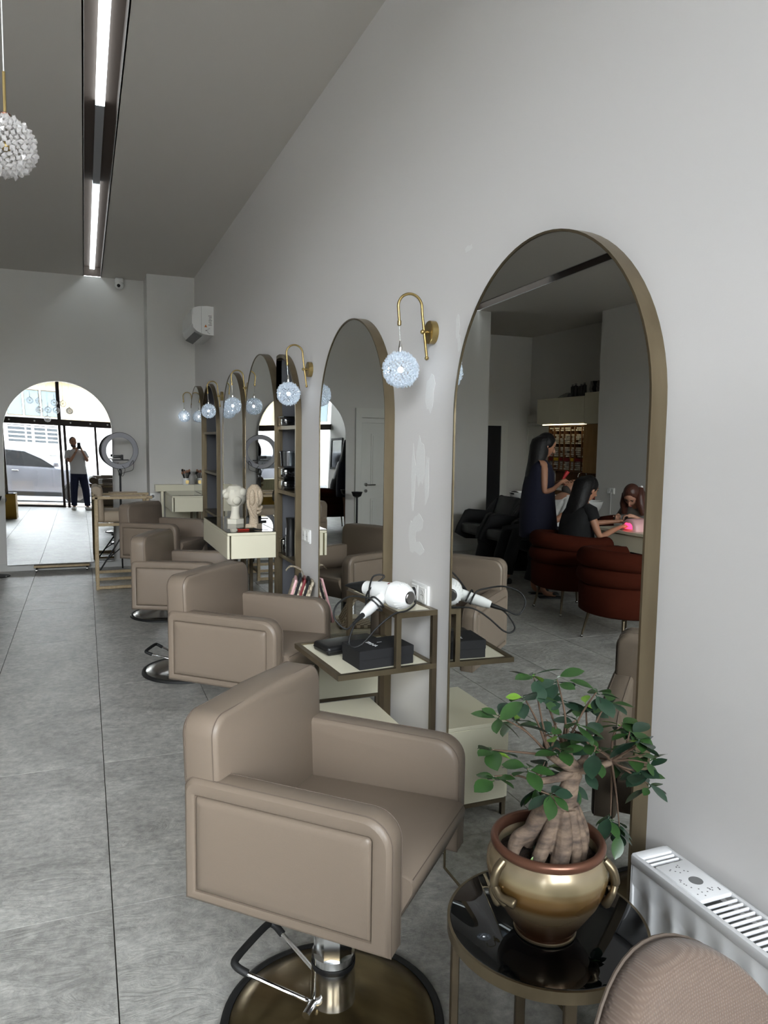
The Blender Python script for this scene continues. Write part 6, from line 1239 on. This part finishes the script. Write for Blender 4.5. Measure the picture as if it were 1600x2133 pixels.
# the man taking the photograph, seen in the floor mirror
t = thing('person', 'person in white T-shirt and dark jeans photographing with a phone, seen in floor mirror', 'person', (0, 0, 0), 0)
ch = [[(-0.045, -0.33, 0.92, .125), (-0.05, -0.33, 1.05, .12), (-0.06, -0.33, 1.24, .125), (-0.085, -0.32, 1.38, .07), (-0.10, -0.31, 1.45, .05), (-0.11, -0.30, 1.52, .05)],
      [(-0.085, -0.32, 1.38, .07), (-0.245, -0.32, 1.36, .055), (-0.26, -0.26, 1.19, .045), (-0.215, -0.18, 1.15, .038), (-0.13, -0.14, 1.28, .032), (-0.065, -0.13, 1.40, .022)],
      [(-0.085, -0.32, 1.38, .07), (0.075, -0.32, 1.37, .055), (0.15, -0.26, 1.23, .045), (0.165, -0.22, 1.16, .038), (0.11, -0.16, 1.30, .032), (0.055, -0.13, 1.42, .022)],
      [(-0.045, -0.33, 0.92, .125), (-0.13, -0.33, 0.84, .095), (-0.165, -0.32, 0.48, .06), (-0.175, -0.34, 0.28, .055), (-0.185, -0.35, 0.10, .036), (-0.185, -0.34, 0.05, .036), (-0.20, -0.22, 0.035, .028)], [(-0.045, -0.33, 0.92, .125), (0.04, -0.33, 0.84, .095), (0.09, -0.31, 0.48, .06), (0.10, -0.33, 0.28, .055), (0.11, -0.34, 0.10, .036), (0.11, -0.33, 0.05, .036), (0.17, -0.22, 0.035, .028)]]
skinbody('body', sk, t, ch + hand_chains((-0.065, -0.13, 1.40), (0.25, 0.1, 1), (-1, 0.2, 0.1), None, 0.95, 0.7) + hand_chains((0.055, -0.13, 1.42), (-0.2, 0.1, 1), (1, 0.2, 0.1), None, 0.95, 0.7, -1))
g = G(); g.stack([(-0.045, -0.33, 0.86, .19, .14), (-0.045, -0.33, 0.92, .185, .145), (-0.05, -0.33, 1.05, .175, .14), (-0.06, -0.33, 1.22, .18, .135), (-0.075, -0.325, 1.33, .185, .12), (-0.083, -0.32, 1.395, .15, .09), (-0.092, -0.315, 1.435, .075, .07)], 28, 2.5)
g.tube([(-0.19, -0.32, 1.36), (-0.245, -0.32, 1.345), (-0.262, -0.27, 1.21)], [0.075, 0.085, 0.075], 14); g.tube([(0.03, -0.32, 1.36), (0.08, -0.32, 1.35), (0.145, -0.27, 1.24)], [0.075, 0.085, 0.075], 14); g.obj('t_shirt', M['tshirt'], t, angle=80)
g = G(); g.stack([(-0.045, -0.33, 0.78, .165, .12), (-0.045, -0.33, 0.94, .165, .13)], 24, 2.6); g.tube([(-0.125, -0.33, 0.86), (-0.165, -0.32, 0.48), (-0.178, -0.34, 0.28), (-0.185, -0.35, 0.10)], [0.105, 0.085, 0.075, 0.062], 16); g.tube([(0.035, -0.33, 0.86), (0.09, -0.31, 0.48), (0.10, -0.33, 0.28), (0.11, -0.34, 0.10)], [0.105, 0.085, 0.075, 0.062], 16); g.obj('jeans', M['denim'], t, angle=80)
hd, m = head(t, (-0.125, -0.275, 1.60), (0, 0.12, PI / 2 - 0.25), sk, 1.0, beard=M['hairg']); g = G(); g.ball((-0.02, 0, 0.03), (0.097, 0.080, 0.098), 18, 12); g.v = [(min(x, 0.035), y, z) for x, y, z in g.v]; g.tf(m).obj('hair', M['hairg'], hd)
for x, y, a in ((-0.192, -0.285, 0.1), (0.14, -0.275, -0.42)):
    g = G(); g.rbox(0, 0, 0.035, 0.10, 0.29, 0.07, 0.03, 3); g.v = [(vx, vy, vz * (1.15 if vy < -0.03 else 0.85)) for vx, vy, vz in g.v]; g.obj('sneaker', M['whitem'], t, (x, y, 0), (0, 0, a))
g = G(); g.tube([(-0.088 + 0.03 * math.cos(a), -0.135 + 0.03 * math.sin(a), 1.355) for a in [2 * PI * k / 14 for k in range(14)]], 0.006, 6, closed=True); g.obj('wristwatch', M['steel'], t)
t = thing('smartphone', 'black smartphone held up by the man in the white T-shirt', 'phone', (0, -0.075, 1.52)); g = G(); g.rbox(0, 0, 0, 0.075, 0.009, 0.155, 0.004, 2); g.obj('body', M['black'], t); g = G(); g.rbox(0, -0.005, 0, 0.070, 0.001, 0.148, 0.0004, 1); g.obj('screen', M['carglass'], t)

# ------------------------------------------------------------------ street outside
g = G(); g.box(-2, -1.95, -0.11, 40, 1.5, 0.1); struct(g.obj('pavement', M['cobble'], smooth=False))
g = G(); g.box(-2, -2.85, -0.07, 40, 0.32, 0.12); struct(g.obj('kerb', M['kerb'], smooth=False))
g = G(); g.box(-2, -8.2, -0.14, 60, 10.4, 0.1); struct(g.obj('road', M['road'], smooth=False))
wallbox('wall_front_upper', -14, 14, FRONT - 0.35, FRONT - 0.1, CZ + 0.02, 9.0, 'wall_far')  # unseen upper front of this building, added to shield the block opposite from sky
t = thing('parked_car', 'silver parked car with dark windows outside the shop front', 'car', (0, -4.15, -0.09)); B_ = []
#        x     hw    zb    zbelt zroof hwr
ST = [(-3.75, .62, .42, .80, .86, .50), (-3.68, .76, .30, .92, 1.02, .56), (-3.45, .84, .24, 1.00, 1.22, .58), (-3.0, .87, .22, 1.03, 1.44, .60), (-2.2, .88, .22, 1.02, 1.52, .60), (-1.4, .88, .22, 1.01, 1.50, .59), (-0.85, .88, .22, 1.00, 1.36, .57), (-0.42, .87, .22, .99, 1.12, .56), (-0.15, .87, .22, .96, 1.00, .60), (0.35, .84, .24, .86, .90, .60), (0.62, .76, .28, .72, .76, .54), (0.72, .62, .36, .60, .64, .45)]
R_ = []
for x, hw, zb_, zl, zr, hr in ST: R_.append([(x, -hw * .92, zb_), (x, -hw, zb_ + .16), (x, -hw, zl - .06), (x, -hw * .97, zl), (x, -hr, zr - .03), (x, -hr * .8, zr), (x, hr * .8, zr), (x, hr, zr - .03), (x, hw * .97, zl), (x, hw, zl - .06), (x, hw, zb_ + .16), (x, hw * .92, zb_)])
g = G(); g.loft(R_); cb = g.obj('body', M['carpaint'], t, angle=32)
def sidewin(pts, sgn=1):
    g = G(); v0 = [(x, sgn * y, z) for x, y, z in pts]; v1 = [(x, sgn * (y - 0.03), z) for x, y, z in pts]; n = len(pts); g.add(v0 + v1, [tuple(range(n)), tuple(range(2 * n - 1, n - 1, -1))] + [(i, (i + 1) % n, n + (i + 1) % n, n + i) for i in range(n)]); return g
for s in (1, -1):
    for P_ in ([(-2.95, .860, 1.06), (-2.12, .862, 1.05), (-2.12, .640, 1.45), (-2.75, .650, 1.40), (-2.95, .72, 1.28)], [(-2.04, .862, 1.05), (-0.62, .862, 1.03), (-0.95, .74, 1.24), (-1.35, .65, 1.41), (-2.04, .638, 1.46)]): sidewin(P_, s).obj('side_window', M['carglass'], t, smooth=False)
    for x in (-0.12, -2.98):
        g = G(); g.lathe([(0.0, -0.1), (0.31, -0.1), (0.335, -0.08), (0.335, 0.08), (0.31, 0.1), (0.0, 0.1)], 28, (x, s * 0.80, 0.335), 'Y', False); w_ = g.obj('wheel', M['rubber'], t); g = G(); g.lathe([(0.0, s * 0.105), (0.21, s * 0.11), (0.22, s * 0.09)], 10, (x, s * 0.80, 0.335), 'Y', False); g.obj('rim', M['steel'], w_)
    g = G(); g.rbox(-0.58, s * 0.98, 1.10, 0.16, 0.17, 0.13, 0.045, 3); g.obj('wing_mirror', M['carpaint'], t)
    g = G(); g.rbox(-1.6, s * 0.893, 0.90, 0.16, 0.025, 0.03, 0.008, 1); g.obj('door_handle', M['chrome'], t); g = G(); g.box(-1.5, s * 0.885, 0.28, 2.0, 0.02, 0.10); g.obj('sill_trim', M['blackm'], t, smooth=False)
    for x in (-2.08, -0.50): g = G(); g.box(x, s * 0.884, 0.65, 0.008, 0.004, 0.66); g.obj('door_seam', M['greyink'], t, smooth=False)
# apartment block across the street
t = thing('apartment_block', 'cream and white apartment block across the street, seen in the mirrors', 'building', (0, -12.5, 0))
g = G(); g.box(-2, -1.0, 3.25, 36, 2.0, 1.5); g.obj('upper_wall', M['facade'], t, smooth=False); g = G(); g.box(-2, -0.97, 1.15, 36, 2.0, 2.7); g.obj('lower_wall', M['facadew'], t, smooth=False); g = G(); g.box(-2, -0.9, 4.06, 36.4, 2.3, 0.14); g.obj('cornice', M['facadew'], t, smooth=False)
def bwin(x0, x1, z0, z1, n, m='shutter'):
    g = G(); f = 0.09
    for a0, a1, b0, b1 in ((x0 - f, x1 + f, z0 - f, z0), (x0 - f, x1 + f, z1, z1 + f), (x0 - f, x0, z0, z1), (x1, x1 + f, z0, z1)): g.box((a0 + a1) / 2, 0.04, (b0 + b1) / 2, a1 - a0, 0.10, b1 - b0)
    fr_ = g.obj('window_surround', M['greyink'] if m == 'shutter' and n == 3 else M['facadew'], t, smooth=False)
    for k in range(n):
        a0, a1 = x0 + (x1 - x0) * k / n, x0 + (x1 - x0) * (k + 1) / n; g = G(); g.box((a0 + a1) / 2, 0.02, (z0 + z1) / 2, a1 - a0 - 0.10, 0.03, z1 - z0 - 0.06); g.obj('pane', M[m], fr_, smooth=False)
        g = G(); g.box(a0, 0.05, (z0 + z1) / 2, 0.06, 0.04, z1 - z0); g.obj('sash', M['facadew'], fr_, smooth=False)
bwin(-2.35, -0.55, 2.62, 3.62, 3); bwin(-2.4, -0.6, 1.30, 2.30, 2, 'shutterd')
for k in range(7): bwin(-13.4 + k * 1.25, -12.4 + k * 1.25, 2.65, 3.85, 1)
g = G(); g.box(-1.7, 0.55, 1.42, 2.9, 1.1, 0.42); g.obj('balcony_parapet', M['facadew'], t, smooth=False)
for z in (1.74, 1.89, 2.04, 2.19, 2.34): g = G(); g.box(-1.7, 1.07, z, 2.8, 0.04, 0.05); g.obj('balcony_rail', M['facadew'], t, smooth=False)
for k in range(5): g = G(); g.box(-3.05 + k * 0.68, 1.07, 2.0, 0.05, 0.05, 0.75); g.obj('balcony_post', M['facadew'], t, smooth=False)
